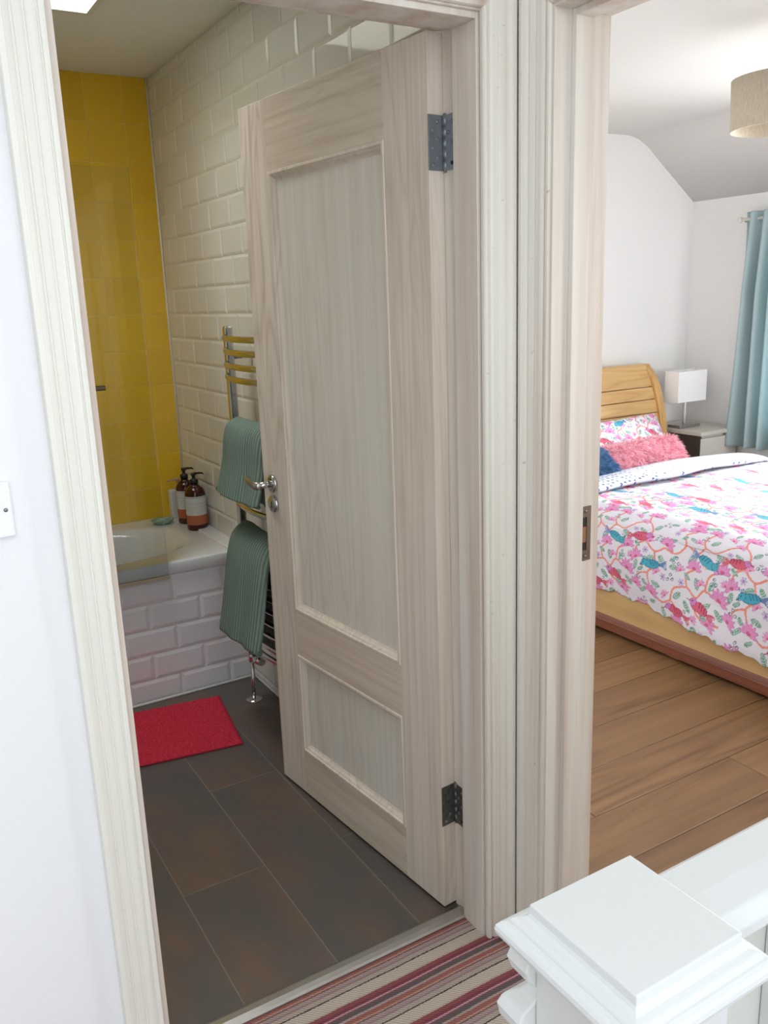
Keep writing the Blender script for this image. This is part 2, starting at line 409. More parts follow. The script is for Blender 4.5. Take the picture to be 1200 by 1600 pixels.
# --- bedroom shell
BXE = 4.54; BC = 2.33; BYF = 3.80; BSL = 1.972
WY0, WY1, WZ0, WZ1 = 1.55, 3.16, 0.62, 1.80
b = MB(); b.box(BXE, BXE+0.25, WY1, BYF+0.12, 0, BC); b.box(BXE, BXE+0.25, -0.4, WY0, 0, BC); b.box(BXE, BXE+0.25, WY0, WY1, 0, WZ0); b.box(BXE, BXE+0.25, WY0, WY1, WZ1, BC)
tag(b.obj('wall_right', BEDW), 'pale bedroom wall with the curtained window', kind='structure')
tag(rbox(1.285, BXE, BYF, BYF+0.12, 0, BC+0.1).obj('wall_far', BEDW), 'pale bedroom wall behind the headboard', kind='structure')
b = MB(); b.box(1.285, 2.8, -0.5, -0.4, 0, BC+0.1); b.box(4.4, BXE, -0.5, -0.4, 0, BC+0.1); b.box(2.8, 4.4, -0.5, -0.4, 0, .78); b.box(2.8, 4.4, -0.5, -0.4, 1.95, BC+0.1)
tag(b.obj('wall_back', BEDW), 'bedroom wall on the hidden near side', kind='structure')
# ceiling: flat, then rounded into the sloping eaves
prof = [(1.285, BC), (3.95, BC)]
for k in range(1, 9):
    a = k/8; prof.append((3.95+0.19*a, BC-0.065*a*a))
prof.append((BXE+0.02, BSL-0.005))
b = MB(); rings = []
for (x, z) in prof: rings.append([(x, -0.45, z), (x, BYF+0.05, z), (x, BYF+0.05, z+0.12), (x, -0.45, z+0.12)])
b.loops(rings, smooth=True)
bce = tag(b.obj('ceiling', CEIL), 'white bedroom ceiling that slopes down to the eaves', kind='structure')
for p in bce.data.polygons: p.use_smooth = abs(p.normal.y) < 0.5 and abs(p.normal.z) > 0.3
bfl = tag(rbox(1.285, BXE, -0.4, BYF, -0.06, -0.003).obj('floor', plain('floor_gap_dark', (70, 48, 32), 0.9)), 'oak laminate bedroom floor', kind='structure')
random.seed(5)
k = 0; y = 1.405-0.193*9; cp = {}
while y < BYF-0.01:
    y1 = min(y+0.193, BYF)
    first = {9: 2.205, 10: 1.62}.get(k, 1.285+random.uniform(0.25, 1.2))
    xs = [1.285]; x = first
    while x < BXE-0.05: xs.append(x); x += 1.28
    xs.append(BXE)
    for a, c in zip(xs[:-1], xs[1:]):
        kk = (round(c-a, 3), round(y1-y, 3))
        if kk not in cp: cp[kk] = bev_tile('plank', kk[0]-0.0028, kk[1]-0.0028, 0.003, 0.0016, OAK, 'z')
        link('plank', cp[kk], bfl, loc=(a+0.0008, y+0.0008, -0.003))
    y = y1; k += 1
win = empty('added_window_3', (3.6, -0.45, .78)); tag(win, 'unseen white framed window added to the near bedroom wall for its light', kind='structure')  # assumed opening, put in to go with the added near-side fill light
b = MB()
for (x0, x1, z0, z1) in ((2.8, 4.4, .78, .84), (2.8, 4.4, 1.89, 1.95), (2.8, 2.86, .84, 1.89), (4.34, 4.4, .84, 1.89), (3.57, 3.63, .84, 1.89)): b.box(x0, x1, -.48, -.43, z0, z1)
part(b.obj('window_frame', TRIMW, bevel=0.004), win)
# bedroom window
win = empty('window_2', (BXE+0.1, 2.35, WZ0)); tag(win, 'white framed bedroom window behind the teal curtain', kind='structure')
b = MB(); fx0, fx1 = BXE+0.10, BXE+0.16
for (y0, y1, z0, z1) in ((WY0, WY1, WZ0, WZ0+.06), (WY0, WY1, WZ1-.06, WZ1), (WY0, WY0+.06, WZ0+.06, WZ1-.06), (WY1-.06, WY1, WZ0+.06, WZ1-.06), (2.32, 2.39, WZ0+.06, WZ1-.06)):
    b.box(fx0, fx1, y0, y1, z0, z1)
part(b.obj('window_frame', TRIMW, bevel=0.004), win)
for (y0, y1) in ((WY0+.06, 2.32), (2.39, WY1-.06)): part(rbox(fx0+.025, fx0+.031, y0, y1, WZ0+.06, WZ1-.06).obj('pane', GLASS), win)
part(rbox(BXE-0.03, BXE+0.10, WY0-0.04, WY1+0.04, WZ0-0.03, WZ0).obj('window_sill', TRIMW, bevel=0.004), win)

# ------------------------------------------------------------------ door frames
PRF = [(0, 0), (0, .008), (.002, .0115), (.006, .0125), (.0095, .0115), (.011, .0085), (.0125, .0085), (.0145, .0125), (.019, .0145), (.026, .0155), (.029, .0165),
       (.030, .0135), (.032, .0135), (.036, .0165), (.042, .0185), (.046, .0195), (.0475, .0165), (.0495, .0165), (.053, .0205), (.058, .0235), (.0605, .0245), (.0612, .0255), (.069, .0255), (.070, .0245), (.070, 0)]
def arch_piece(mapf, a0, a1, name, mat, parent):
    """mapf(a, w, t) -> world; a0, a1 are functions of w"""
    r0 = [mapf(a0(w), w, t) for w, t in PRF]; r1 = [mapf(a1(w), w, t) for w, t in PRF]
    b = MB(); b.loops([r0, r1], smooth=False)
    o = b.obj(name, mat, parent); return o
tr = empty('trim_1', (0.68, 1.39, 0)); tag(tr, 'whitewashed moulded frame of the bathroom doorway', 'door frame', kind='structure')
aL, aR, aT = OP0, 1.062, OPZ+0.003; yf = 1.39
part(arch_piece(lambda a, w, t: (aL-w, yf-t, a), lambda w: 0.0, lambda w: aT+w, 'architrave', TRIMW, None), tr)
part(arch_piece(lambda a, w, t: (aR+w*.97, yf-t, a), lambda w: 0.0, lambda w: aT+w, 'architrave', TRIM, None), tr)
part(arch_piece(lambda a, w, t: (a, yf-t, aT+w), lambda w: aL-w, lambda w: aR+w*.97, 'architrave', LINING, None), tr)
part(rbox(OP0-0.02, OP0, 1.388, 1.524, 0, OPZ+.02).obj('lining', LINING, bevel=.001), tr)
part(rbox(OP1, OP1+0.02, 1.388, 1.524, 0, OPZ+.02).obj('lining', LINING, bevel=.001), tr)
part(rbox(OP0, OP1, 1.388, 1.524, OPZ, OPZ+.02).obj('lining', LINING, bevel=.001), tr)
part(rbox(OP0, OP0+.012, 1.395, 1.472, 0.0, OPZ).obj('door_stop', LINING, bevel=.0015), tr)
part(rbox(OP1-.013, OP1, 1.395, 1.472, 0.0, OPZ).obj('door_stop', LINING, bevel=.0015), tr)
part(rbox(OP0+.012, OP1-.013, 1.395, 1.472, OPZ-.012, OPZ).obj('door_stop', LINING, bevel=.0015), tr)

tr = empty('trim_2', (XW, 0.9, 0)); tag(tr, 'whitewashed moulded frame of the bedroom doorway', 'door frame', kind='structure')
aN, aF, aT = BY0, BY1+0.006, BZ+0.005; xf = XW
part(arch_piece(lambda a, w, t: (xf-t, aF+w*1.0, a), lambda w: 0.0, lambda w: aT+w, 'architrave', TRIM, None), tr)
part(arch_piece(lambda a, w, t: (xf-t, aN-w, a), lambda w: 0.0, lambda w: aT+w, 'architrave', TRIM, None), tr)
part(arch_piece(lambda a, w, t: (xf-t, a, aT+w), lambda w: aN-w, lambda w: aF+w, 'architrave', LINING, None), tr)
part(rbox(XW-0.006, 1.287, BY1, BY1+.02, 0, BZ+.02).obj('lining', LINING, bevel=.001), tr)
part(rbox(XW-0.006, 1.287, BY0-.02, BY0, 0, BZ+.02).obj('lining', TRIM, bevel=.001), tr)
part(rbox(XW-0.006, 1.287, BY0, BY1, BZ, BZ+.02).obj('lining', LINING, bevel=.001), tr)
part(rbox(1.19, 1.232, BY1-.012, BY1, 0, BZ).obj('door_stop', LINING, bevel=.0015), tr)
part(rbox(1.19, 1.232, BY0, BY0+.012, 0, BZ).obj('door_stop', LINING, bevel=.0015), tr)
part(rbox(1.19, 1.232, BY0+.012, BY1-.012, BZ-.012, BZ).obj('door_stop', LINING, bevel=.0015), tr)
# strike plate with two latch pockets
b = MB(); y0, y1 = BY1-.0022, BY1; X0, X1 = 1.2335, 1.2640; hx0, hx1 = 1.2375, 1.2525
b.box(X0, X1, y0, y1, .926, .949); b.box(X0, X1, y0, y1, 1.021, 1.044); b.box(X0, hx0, y0, y1, .949, 1.021); b.box(hx1, X1, y0, y1, .949, 1.021)
sp = part(b.obj('strike_plate', BRONZE), tr); sp['label'] = 'dull bronze latch plate with two pockets'
def sub(o, p): o.parent = p; return o
sub(rbox(hx0, hx1, BY1-.0008, BY1-.0001, 1.000, 1.021).obj('latch_pocket', DARKM), sp)
sub(rbox(hx0, hx1, BY1-.0008, BY1-.0001, .949, .966).obj('latch_pocket', DARKM), sp)
sub(rbox(hx0, hx1, BY1-.0010, BY1-.0001, .966, 1.000).obj('pocket_bridge', plain('bare_wood', (150, 105, 72), .6)), sp)
for z in (1.034, .936):
    sub(MB().lathe([(.0001, 0), (.0032, 0), (.0028, .0012), (.0001, .0014)], (0, 0, 0), 10, 'y').obj('screw', STEEL), sp).location = (1.249, BY1-.0036, z)

# threshold strip
b = MB(); prf = [(1.466, -.001), (1.466, .004), (1.471, .0075), (1.484, .009), (1.500, .008), (1.510, .003), (1.510, -.001)]
b.loops([[(OP0-.02+.02, y, z) for y, z in prf], [(OP1, y, z) for y, z in prf]], smooth=False)
tag(b.obj('threshold_strip', ALU), 'silver metal threshold strip between striped carpet and dark bathroom tiles', 'threshold')

# ------------------------------------------------------------------ bathroom door leaf
DW, DH, DT = 0.795, 1.979, 0.039
door = empty('door_1', (1.031, 1.517, 0.006), math.radians(95.2)); tag(door, 'open whitewashed pine bathroom door with two recessed panels', 'door', kind='structure')
DB = 0.004
def dpart(mb, name, mat, bevel=0.0, parent=None): return mb.obj(name, mat, parent or door, bevel)
sR, sL = 0.150, 0.657          # panel opening in u
zt0, zm1, zm0, zb1 = 1.800, 0.600, 0.462, 0.147
dpart(rbox(0, sR, -DT, 0, DB, DH-.006), 'stile', DOORW, .0015)
dpart(rbox(sL, DW, -DT, 0, DB, DH-.006), 'stile', DOORW, .0015)
dpart(rbox(sR, sL, -DT, 0, zt0, DH-.006), 'rail', DOORH, .0012)
dpart(rbox(sR, sL, -DT, 0, zm0, zm1), 'rail', DOORH, .0012)
dpart(rbox(sR, sL, -DT, 0, DB, zb1), 'rail', DOORH, .0012)
def panel(u0, u1, z0, z1):
    dpart(rbox(u0-.004, u1+.004, -DT*.5-.006, -.013, z0-.004, z1+.004), 'panel', DOORP)
    # ogee beading on both faces
    for side in (1, -1):
        P = [(0, 0), (.002, .002), (.008, .0022), (.010, -.002), (.014, -.004), (.019, -.010), (.024, -.0125), (.024, -.016), (0, -.016)]
        def rg(c):
            out = []
            for w, t in P:
                yy = t if side == 1 else -DT-t
                x = (u0+w) if c in (0, 3) else (u1-w); zz = (z0+w) if c in (0, 1) else (z1-w)
                out.append((x, yy, zz))
            return out
        for (c0, c1) in ((0, 1), (1, 2), (2, 3), (3, 0)):
            dpart(MB().loops([rg(c0), rg(c1)], smooth=False), 'panel_moulding', DMOLD)
panel(sR, sL, zm1, zt0); panel(sR, sL, zb1, zm0)
# lever handle on rose (facing the camera side = local +y)
hd = dpart(MB().lathe([(.001, 0), (.026, 0), (.026, .006), (.023, .009), (.012, .010), (.001, .010)], (0, 0, 0), 32, 'y'), 'handle', CHROME)
hd.location = (.738, 0, .966); hd['label'] = 'polished chrome lever handle'
sub(MB().lathe([(.001, .008), (.0095, .008), (.0095, .045), (.001, .046)], (0, 0, 0), 20, 'y').obj('spindle', CHROME), hd)
pts = [(-.006, .046, 0), (.004, .053, -.001), (.022, .056, .001), (.046, .054, .006), (.070, .048, .010), (.084, .044, .011)]
sub(MB().tube(pts, [.0110, .0120, .0115, .0105, .010, .0075], 16, sx=.55).obj('lever', SATIN), hd)
es = dpart(MB().lathe([(.001, 0), (.026, 0), (.026, .006), (.022, .010), (.013, .0105), (.001, .0105)], (0, 0, 0), 32, 'y'), 'escutcheon', CHROME)
es.location = (.738, 0, .906); es['label'] = 'round chrome keyhole cover'
kb = MB(); kb.box(-.0018, .0018, .0100, .0112, -.012, .004); kb.lathe([(.0005, .0100), (.0036, .0100), (.0036, .0112), (.0005, .0112)], (0, 0, .004), 14, 'y'); sub(kb.obj('keyhole', DARKM), es)
# hinges : leaf on door edge (u=0 plane), knuckle, leaf on lining
def hinge(zc, hh, mat, screws=True):
    z0, z1 = zc-hh/2-.006, zc+hh/2-.006
    b = MB()
    b.box(-.0022, .0004, -.034, 0.002, z0, z1)
    h = dpart(b, 'hinge', mat, .0004); h['label'] = 'grey steel butt hinge'
    kn = MB(); n = 5; kh = hh/n
    for i in range(n):
        kn.lathe([(.0008, z0+i*kh+.0006), (.0062, z0+i*kh+.0006), (.0062, z0+(i+1)*kh-.0006), (.0008, z0+(i+1)*kh-.0006)], (-.0055, -.0395, 0), 14)
    kn.lathe([(.0008, z0-.004), (.0042, z0-.003), (.0046, z1+.003), (.0008, z1+.004)], (-.0055, -.0395, 0), 12)
    sub(kn.obj('knuckle', mat), h)
    sc = [(-.010, .10), (-.022, .24), (-.010, .40), (-.022, .56), (-.010, .72), (-.022, .88)]
    for yy, fz in (sc if screws else sc[:2]):
        s_ = sub(MB().lathe([(.0001, 0), (.0042, 0), (.0036, .0012), (.0014, .0008), (.0001, .0002)], (0, 0, 0), 12, 'x').obj('screw', STEEL), h)
        s_.rotation_euler = (0, 0, PI); s_.location = (-.0022, yy, z0+hh*fz)
    # leaf let into the lining, built in world axes
    fl = MB(); wz0, wz1 = z0+.006, z1+.006
    fl.box(OP1-.0024, OP1+.0006, 1.482, 1.514, wz0, wz1)
    f = part(fl.obj('hinge_leaf', mat, bevel=.0004), bpy.data.objects['trim_1'])
    for yy, fz in [(1.490, .12), (1.502, .3), (1.490, .5), (1.502, .68), (1.490, .86)]:
        s_ = MB().lathe([(.0001, 0), (.0042, 0), (.0036, .0012), (.0001, .0005)], (0, 0, 0), 12, 'x').obj('screw', DARKM if fz < .2 else STEEL, f)
        s_.rotation_euler = (0, 0, PI); s_.location = (OP1-.0024, yy, wz0+hh*fz)
hinge(1.777, .104, STEEL)
hinge(.289, .104, plain('dull_zinc_steel', (122, 122, 118), .5, .7, vary=.35, nscale=90), False)

# ------------------------------------------------------------------ light switch on the landing wall
sw = empty('light_switch', (.120, 1.39, 1.190)); tag(sw, 'white plastic light switch on the wall left of the bathroom doorway', 'light switch')
PL = plain('white_plastic', (238, 238, 240), .3, vary=.01)
part(rbox(.077, .163, 1.381, 1.3895, 1.148, 1.234).obj('switch_plate', PL, bevel=.003, seg=3), sw)
part(rbox(.109, .131, 1.377, 1.3815, 1.175, 1.207).obj('rocker', PL, bevel=.002), sw)
for x in (.087, .153):
    o = MB().lathe([(.0002, 0), (.0032, 0), (.0030, .0008), (.0002, .0010)], (0, 0, 0), 12, 'y').obj('screw', STEEL); o.location = (x, 1.3803, 1.191); part(o, sw)

# ------------------------------------------------------------------ bath
bath = empty('bathtub', (.3, 3.42, 0)); tag(bath, 'white bathtub with tiled front panel under the yellow wall', 'bathtub')
def sstep(a, b_, x): t = min(1, max(0, (x-a)/(b_-a))); return t*t*(3-2*t)
RZ = .547; X0b, X1b, Y0b, Y1b = -.50, 1.114, 3.066, 3.778
def bz(x, y):
    cx, cy_, ax, ay = .27, 3.42, .76, .275
    q = (abs((x-cx)/ax)**3.2+abs((y-cy_)/ay)**3.2)**(1/3.2)
    e = sstep(1.03, .97, q)*.010+sstep(.99, .62, q)*.36
    z = RZ-e
    return z
NX, NY = 130, 60; vs = []; fs = []
for i in range(NX+1):
    for j in range(NY+1):
        x = X0b+(X1b-X0b)*i/NX; y = Y0b+.006+(Y1b-Y0b-.006)*j/NY; vs.append((x, y, bz(x, y)))
for i in range(NX):
    for j in range(NY): a = i*(NY+1)+j; fs.append((a, a+NY+1, a+NY+2, a+1))
b = MB().add(vs, fs, True)
# rolled front lip and right end
ex = [(X0b, 0), (X1b, 0)]
lip = [(Y0b+.006, RZ), (Y0b+.002, RZ-.002), (Y0b, RZ-.008), (Y0b, RZ-.046), (Y0b+.004, RZ-.050), (Y0b+.02, RZ-.050)]
b.loops([[(X0b, y, z) for y, z in lip], [(X1b, y, z) for y, z in lip]], closed=False, smooth=True)
b.add([(X1b, y, z) for y, z in ((Y0b+.006, RZ), (Y0b, RZ-.01), (Y0b, RZ-.05), (Y1b, RZ-.05), (Y1b, RZ))], [(0, 1, 2, 3, 4)])
part(b.obj('tub', BATHW), bath)
part(rbox(X0b, X1b+.066, 3.0845, 3.10, 0, RZ-.05).obj('panel_backing', GROUTW), bath)
part(rbox(X1b+.0005, 1.179, 3.084, 3.778, .3, .556).obj('end_ledge', TILEP, bevel=.004), bath)
cpn = {}
pz = [.004, .092, .192, .292, .392, .494]
for i in range(5):
    z0, z1 = pz[i], pz[i+1]
    off = .88 if (4-i) % 2 == 0 else .98
    xs = [1.179]; x = off+.2
    while x > X0b:
        if x < 1.16: xs.append(x)
        x -= .2
    for a, c in zip(xs[1:], xs[:-1]):
        if a < .1: break
        k = (round(c-a, 3), round(z1-z0, 3))
        if k not in cpn: cpn[k] = bev_tile('tile', k[0]-.002, k[1]-.002, .009, .013, TILEP, 'y', .5)
        o = link('tile', cpn[k], None, loc=(a+.001, 3.088, z0+.001)); part(o, bath)
b = MB(); b.tube([(-.5, 3.080, .003), (1.178, 3.080, .003)], .005, 8); part(b.obj('sealant_bead', SEAL), bath)
b = MB(); b.tube([(1.182, 1.6, .003), (1.182, 3.07, .003)], .005, 8)
tag(b.obj('sealant_bead', SEAL), 'white sealant line along the foot of the white tiled wall', 'sealant')

# shower screen
ss = empty('shower_screen', (.5, 3.052, .49)); tag(ss, 'clear glass shower screen hanging over the front rim of the bath', 'shower screen')
part(rbox(.0, .862, 3.049, 3.055, .502, 1.93).obj('glass_panel', SGLASS), ss)
part(rbox(.0, .864, 3.045, 3.059, .492, .503).obj('bottom_seal', plain('clear_brown_seal', (176, 160, 132), .3)), ss)
hb = MB(); hb.tube([(.30, 3.02, 1.215), (.700, 3.02, 1.215)], .0085, 14); hb.tube([(.33, 3.02, 1.215), (.33, 3.049, 1.215)], .006, 10); hb.tube([(.60, 3.02, 1.215), (.60, 3.049, 1.215)], .006, 10)
part(hb.obj('grab_bar', SATIN), ss)

# bottles
AMBER = plain('amber_bottle', (70, 30, 16), .12, vary=.02); BLK = plain('black_pump', (26, 24, 24), .3)
LABEL = MT('paper_label', .55, 0, (214, 214, 208))
gr = LABEL.n('ShaderNodeTexCoord'); sp_ = LABEL.n('ShaderNodeSeparateXYZ'); LABEL.l(gr.outputs['Object'], sp_.inputs[0])
zr = LABEL.math('DIVIDE', sp_.outputs['Z'], .2)
LABEL.color(LABEL.ramp(zr, [(0.0, (176, 98, 66)), (.335, (214, 208, 192)), (.36, (202, 204, 198)), (.52, (178, 182, 176)), (.53, (204, 206, 200)), (.585, (180, 184, 178)), (.595, (205, 207, 202)), (.70, (170, 174, 168)), (.72, (206, 208, 203))], 'CONSTANT'))
LABEL = LABEL.m
def bottle(x, y, z, r, label, ang):
    e = empty('pump_bottle', (x, y, z), ang); tag(e, label, 'bottle', 'pump bottles on the corner of the bath')
    p = [(.001, .0), (r*.93, .0), (r, .006), (r, .150), (r*.96, .162), (r*.80, .176), (r*.52, .187), (r*.36, .193), (r*.34, .200), (.001, .200)]
    MB().lathe(p, (0, 0, 0), 36).obj('body', AMBER, e)
    rl = r+.0008; m = MB(); rings = []
    for h_ in (.026, .148):
        rings.append([(rl*math.cos(a), rl*math.sin(a), h_) for a in [math.radians(-168+i*336/40) for i in range(41)]])
    m.loops(rings, closed=False, smooth=True); m.obj('paper_label', LABEL, e)['label'] = 'white and terracotta paper label'
    m = MB(); m.lathe([(.001, .198), (r*.42, .198), (r*.42, .214), (r*.3, .217), (r*.16, .219), (r*.16, .232), (r*.26, .233), (r*.26, .243), (.001, .244)], (0, 0, 0), 20)
    m.tube([(0, 0, .239), (.018, 0, .241), (.036, 0, .240), (.042, 0, .235)], [.0062, .0048, .004, .003], 10)
    pm = m.obj('pump', BLK, e)
    return e
bottle(1.127, 3.475, RZ+.0005, .0435, 'brown pump bottle in front, nearer the camera, black pump and white label', 2.6-PI+.3)
bottle(1.130, 3.612, RZ+.0005, .0405, 'brown pump bottle half hidden behind the nearer brown bottle', -.3)
e = empty('pump_bottle', (1.128, 3.733, RZ+.0005)); tag(e, 'square white pump bottle in the corner beside the yellow tiles', 'bottle', 'pump bottles on the corner of the bath')
rbox(-.036, .036, -.022, .022, 0, .130).obj('body', plain('white_bottle', (214, 212, 204), .3), e, bevel=.006, seg=3)
m = MB(); m.lathe([(.001, .129), (.012, .129), (.012, .143), (.005, .145), (.005, .167), (.010, .168), (.010, .177), (.001, .178)], (.008, 0, 0), 16); m.tube([(.008, 0, .173), (-.02, 0, .174), (-.042, 0, .169)], [.005, .004, .003], 10)
m.obj('pump', plain('clear_pink_pump', (196, 160, 140), .25), e)
e = empty('soap_dish', (1.030, 3.655, RZ+.001)); tag(e, 'small sage green soap dish on the rim of the bath', 'soap dish')
MB().lathe([(.001, 0), (.030, 0), (.036, .004), (.050, .016), (.052, .020), (.047, .019), (.034, .009), (.001, .007)], (0, 0, 0), 32, sy=.72).obj('dish', plain('sage_ceramic', (150, 178, 160), .25), e)
MB().lathe([(.001, .008), (.024, .009), (.030, .013), (.030, .019), (.022, .024), (.001, .026)], (0, 0, 0), 24, sy=.68).obj('soap_bar', plain('sage_soap', (160, 188, 168), .4), e)

# bath mat
mp_ = np.array([.927, 2.579]); ang = math.atan2(.393, .061)-PI/2
mat_ = MT('red_chenille', .95, 0, (176, 34, 52), .1)
mat_.color(mat_.ramp(mat_.noise(200, 3, .6), [(.3, (172, 40, 58)), (.5, (200, 52, 70)), (.75, (216, 70, 88))]))
mat_.bump(mat_.noise(160, 2), .9, .004)
bm = empty('bath_mat', (.927, 2.579, .0), ang); tag(bm, 'red rectangular bath mat on the dark floor tiles', 'bath mat')
vs = []; fs = []; nx, ny = 110, 74; random.seed(2)
for i in range(nx+1):
    for j in range(ny+1):
        x = -.62*i/nx; y = .40*j/ny; ed = min(i, nx-i, j, ny-j)
        z = .004 if ed == 0 else (.010 if ed == 1 else .013+random.uniform(-.0022, .0028))
        vs.append((x, y, z))
for i in range(nx):
    for j in range(ny): a = i*(ny+1)+j; fs.append((a, a+1, a+ny+2, a+ny+1))
MB().add(vs, fs, True).obj('pile', mat_.m, bm)
rbox(-.622, .002, -.002, .402, .0005, .006).obj('hem', plain('red_hem', (150, 28, 44), .9), bm, bevel=.002)

# towel rail
rail = empty('towel_rail', (1.09, 2.65, .25)); tag(rail, 'chrome ladder towel rail on the white tiled wall', 'towel rail')
RY0, RY1 = 2.868, 2.42
for y in (RY0, RY1):
    part(rbox(1.082, 1.112, y-.014, y+.014, .262, 1.405).obj('upright', CHROME, bevel=.008, seg=4), rail)
rz = [1.366, 1.322, 1.276, 1.234, 1.062, 1.016, .97, .80, .683, .60, .555, .51, .465, .42, .375, .33, .29]
for z in rz:
    pts = []
    for k in range(15):
        a = k/14; y = RY0+(RY1-RY0)*a; pts.append((1.080-.036*math.sin(PI*a)**.8, y, z))
    part(MB().tube(pts, .0105, 12, sx=.6).obj('rung', CHROME), rail)
for y in (RY0, RY1):
    for z in (1.30, .38):
        part(MB().tube([(1.112, y, z), (1.178, y, z)], .009, 12).obj('wall_bracket', CHROME), rail)
v = MB(); v.tube([(1.094, 2.868, .262), (1.094, 2.868, .225)], .010, 14); v.lathe([(.001, .195), (.013, .195), (.015, .205), (.015, .222), (.010, .228), (.001, .228)], (1.094, 2.868, 0), 18)
v.lathe([(.001, .162), (.012, .162), (.014, .170), (.014, .188), (.011, .195), (.001, .195)], (1.094, 2.868, 0), 18)
part(v.obj('valve_body', CHROME), rail)
part(MB().tube([(1.094, 2.866, .180), (1.100, 2.830, .180), (1.106, 2.800, .180)], [.010, .0165, .0165], 18).obj('valve_head', CHROME), rail)
part(MB().tube([(1.094, 2.868, .165), (1.094, 2.875, .05), (1.094, 2.88, .0)], .0075, 12).obj('pipe', CHROME), rail)
part(MB().lathe([(.001, 0), (.032, 0), (.030, .004), (.012, .008), (.001, .008)], (1.094, 2.88, .0), 24).obj('pipe_collar', CHROME), rail)

# towels
tw = MT('sage_ribbed_towel', .95, 0, (118, 136, 124), .1)
wv = tw.n('ShaderNodeTexWave'); wv.wave_type = 'BANDS'; wv.bands_direction = 'Y'; wv.inputs['Scale'].default_value = 22; wv.inputs['Distortion'].default_value = .8
wv.inputs['Detail'].default_value = 1; tw.l(tw.coord(), wv.inputs['Vector'])
tw.color(tw.ramp(wv.outputs['Fac'], [(.0, (104, 122, 112)), (.5, (128, 146, 134)), (1, (140, 158, 146))]))
tw.bump(tw.math('ADD', wv.outputs['Fac'], tw.math('MULTIPLY', tw.noise(350, 2), .5)), .8, .004)
TOWEL = tw.m; HEM = plain('sage_towel_hem', (96, 114, 104), .9)
def towel(front, back, y0, y1, thick, label, seed, shear=0.0):
    """front/back: lists of (x, z) from the rung downwards; a folded towel hung over a rung"""
    rnd = random.Random(seed)
    path = [(x, z) for x, z in reversed(back)]+[(x, z) for x, z in front]
    # resample
    P = [Vector(p) for p in path]; L = [0]
    for i in range(1, len(P)): L.append(L[-1]+(P[i]-P[i-1]).length)
    n = 60; pts = []
    for i in range(n+1):
        s = L[-1]*i/n; k = max(j for j in range(len(L)) if L[j] <= s+1e-9); k = min(k, len(P)-2)
        a = (s-L[k])/(L[k+1]-L[k]); p0 = P[max(k-1, 0)]; p1 = P[k]; p2 = P[k+1]; p3 = P[min(k+2, len(P)-1)]
        pts.append(.5*((2*p1)+(-p0+p2)*a+(2*p0-5*p1+4*p2-p3)*a*a+(-p0+3*p1-3*p2+p3)*a**3))
    ny = 44; rows = []
    for i, p in enumerate(pts):
        t = (pts[min(i+1, n)]-pts[max(i-1, 0)]).normalized(); nn = Vector((-t.y, t.x))
        fr = abs(i/n-.55)/.5
        row_o, row_i = [], []
        for j in range(ny+1):
            v_ = j/ny; spread = 1+.17*fr**.8
            y = (y0+y1)/2+(y0-y1)/2*(1-2*v_)*spread
            w = .006*math.sin(v_*9+seed)*fr+.004*math.sin(v_*21+seed*2+i*.05)*fr
            th = thick*(1-.75*max(0, abs(2*v_-1)-.86)/.14)
            z_drop = shear*(v_-.5)*fr
            for row, off in ((row_o, th/2), (row_i, -th/2)):
                q = p+nn*(off+w); bow = .036*math.sin(PI*min(1, max(0, (RY0-y)/(RY0-RY1))))**.8*max(0, 1-abs(i/n-.5)*.9)
                row.append((q.x-bow+.018, y, q.y+z_drop))
        rows.append(row_o+list(reversed(row_i)))
    e = empty('towel', (path[0][0], (y0+y1)/2, max(z for _, z in path)))
    tag(e, label, 'towel', 'sage towels on the chrome rail')
    m = MB(); m.loops(rows, closed=True, caps=True, smooth=True)
    part(m.obj('cloth', TOWEL), e)
    for idx in (1, n-1):
        m = MB(); m.tube([((rows[idx][j][0]+rows[idx][2*ny+1-j][0])/2, rows[idx][j][1], (rows[idx][j][2]+rows[idx][2*ny+1-j][2])/2) for j in range(ny+1)], thick*.36, 8)
        part(m.obj('hem', HEM), e)
    return e
towel([(1.078, 1.094), (1.046, 1.078), (1.030, 1.04), (1.016, .96), (1.000, .90), (.984, .850)], [(1.084, 1.094), (1.108, 1.078), (1.118, 1.04), (1.112, .96), (1.106, .90), (1.098, .812)], 2.795, 2.48, .020,
      'upper sage green ribbed towel folded over the chrome rail', 1)
towel([(1.078, .722), (1.044, .702), (1.022, .66), (1.000, .57), (.978, .46), (.956, .362)], [(1.084, .722), (1.110, .702), (1.122, .66), (1.116, .54), (1.106, .42), (1.090, .290)], 2.800, 2.48, .028,
      'lower sage green ribbed towel hanging above the radiator valve', 2)

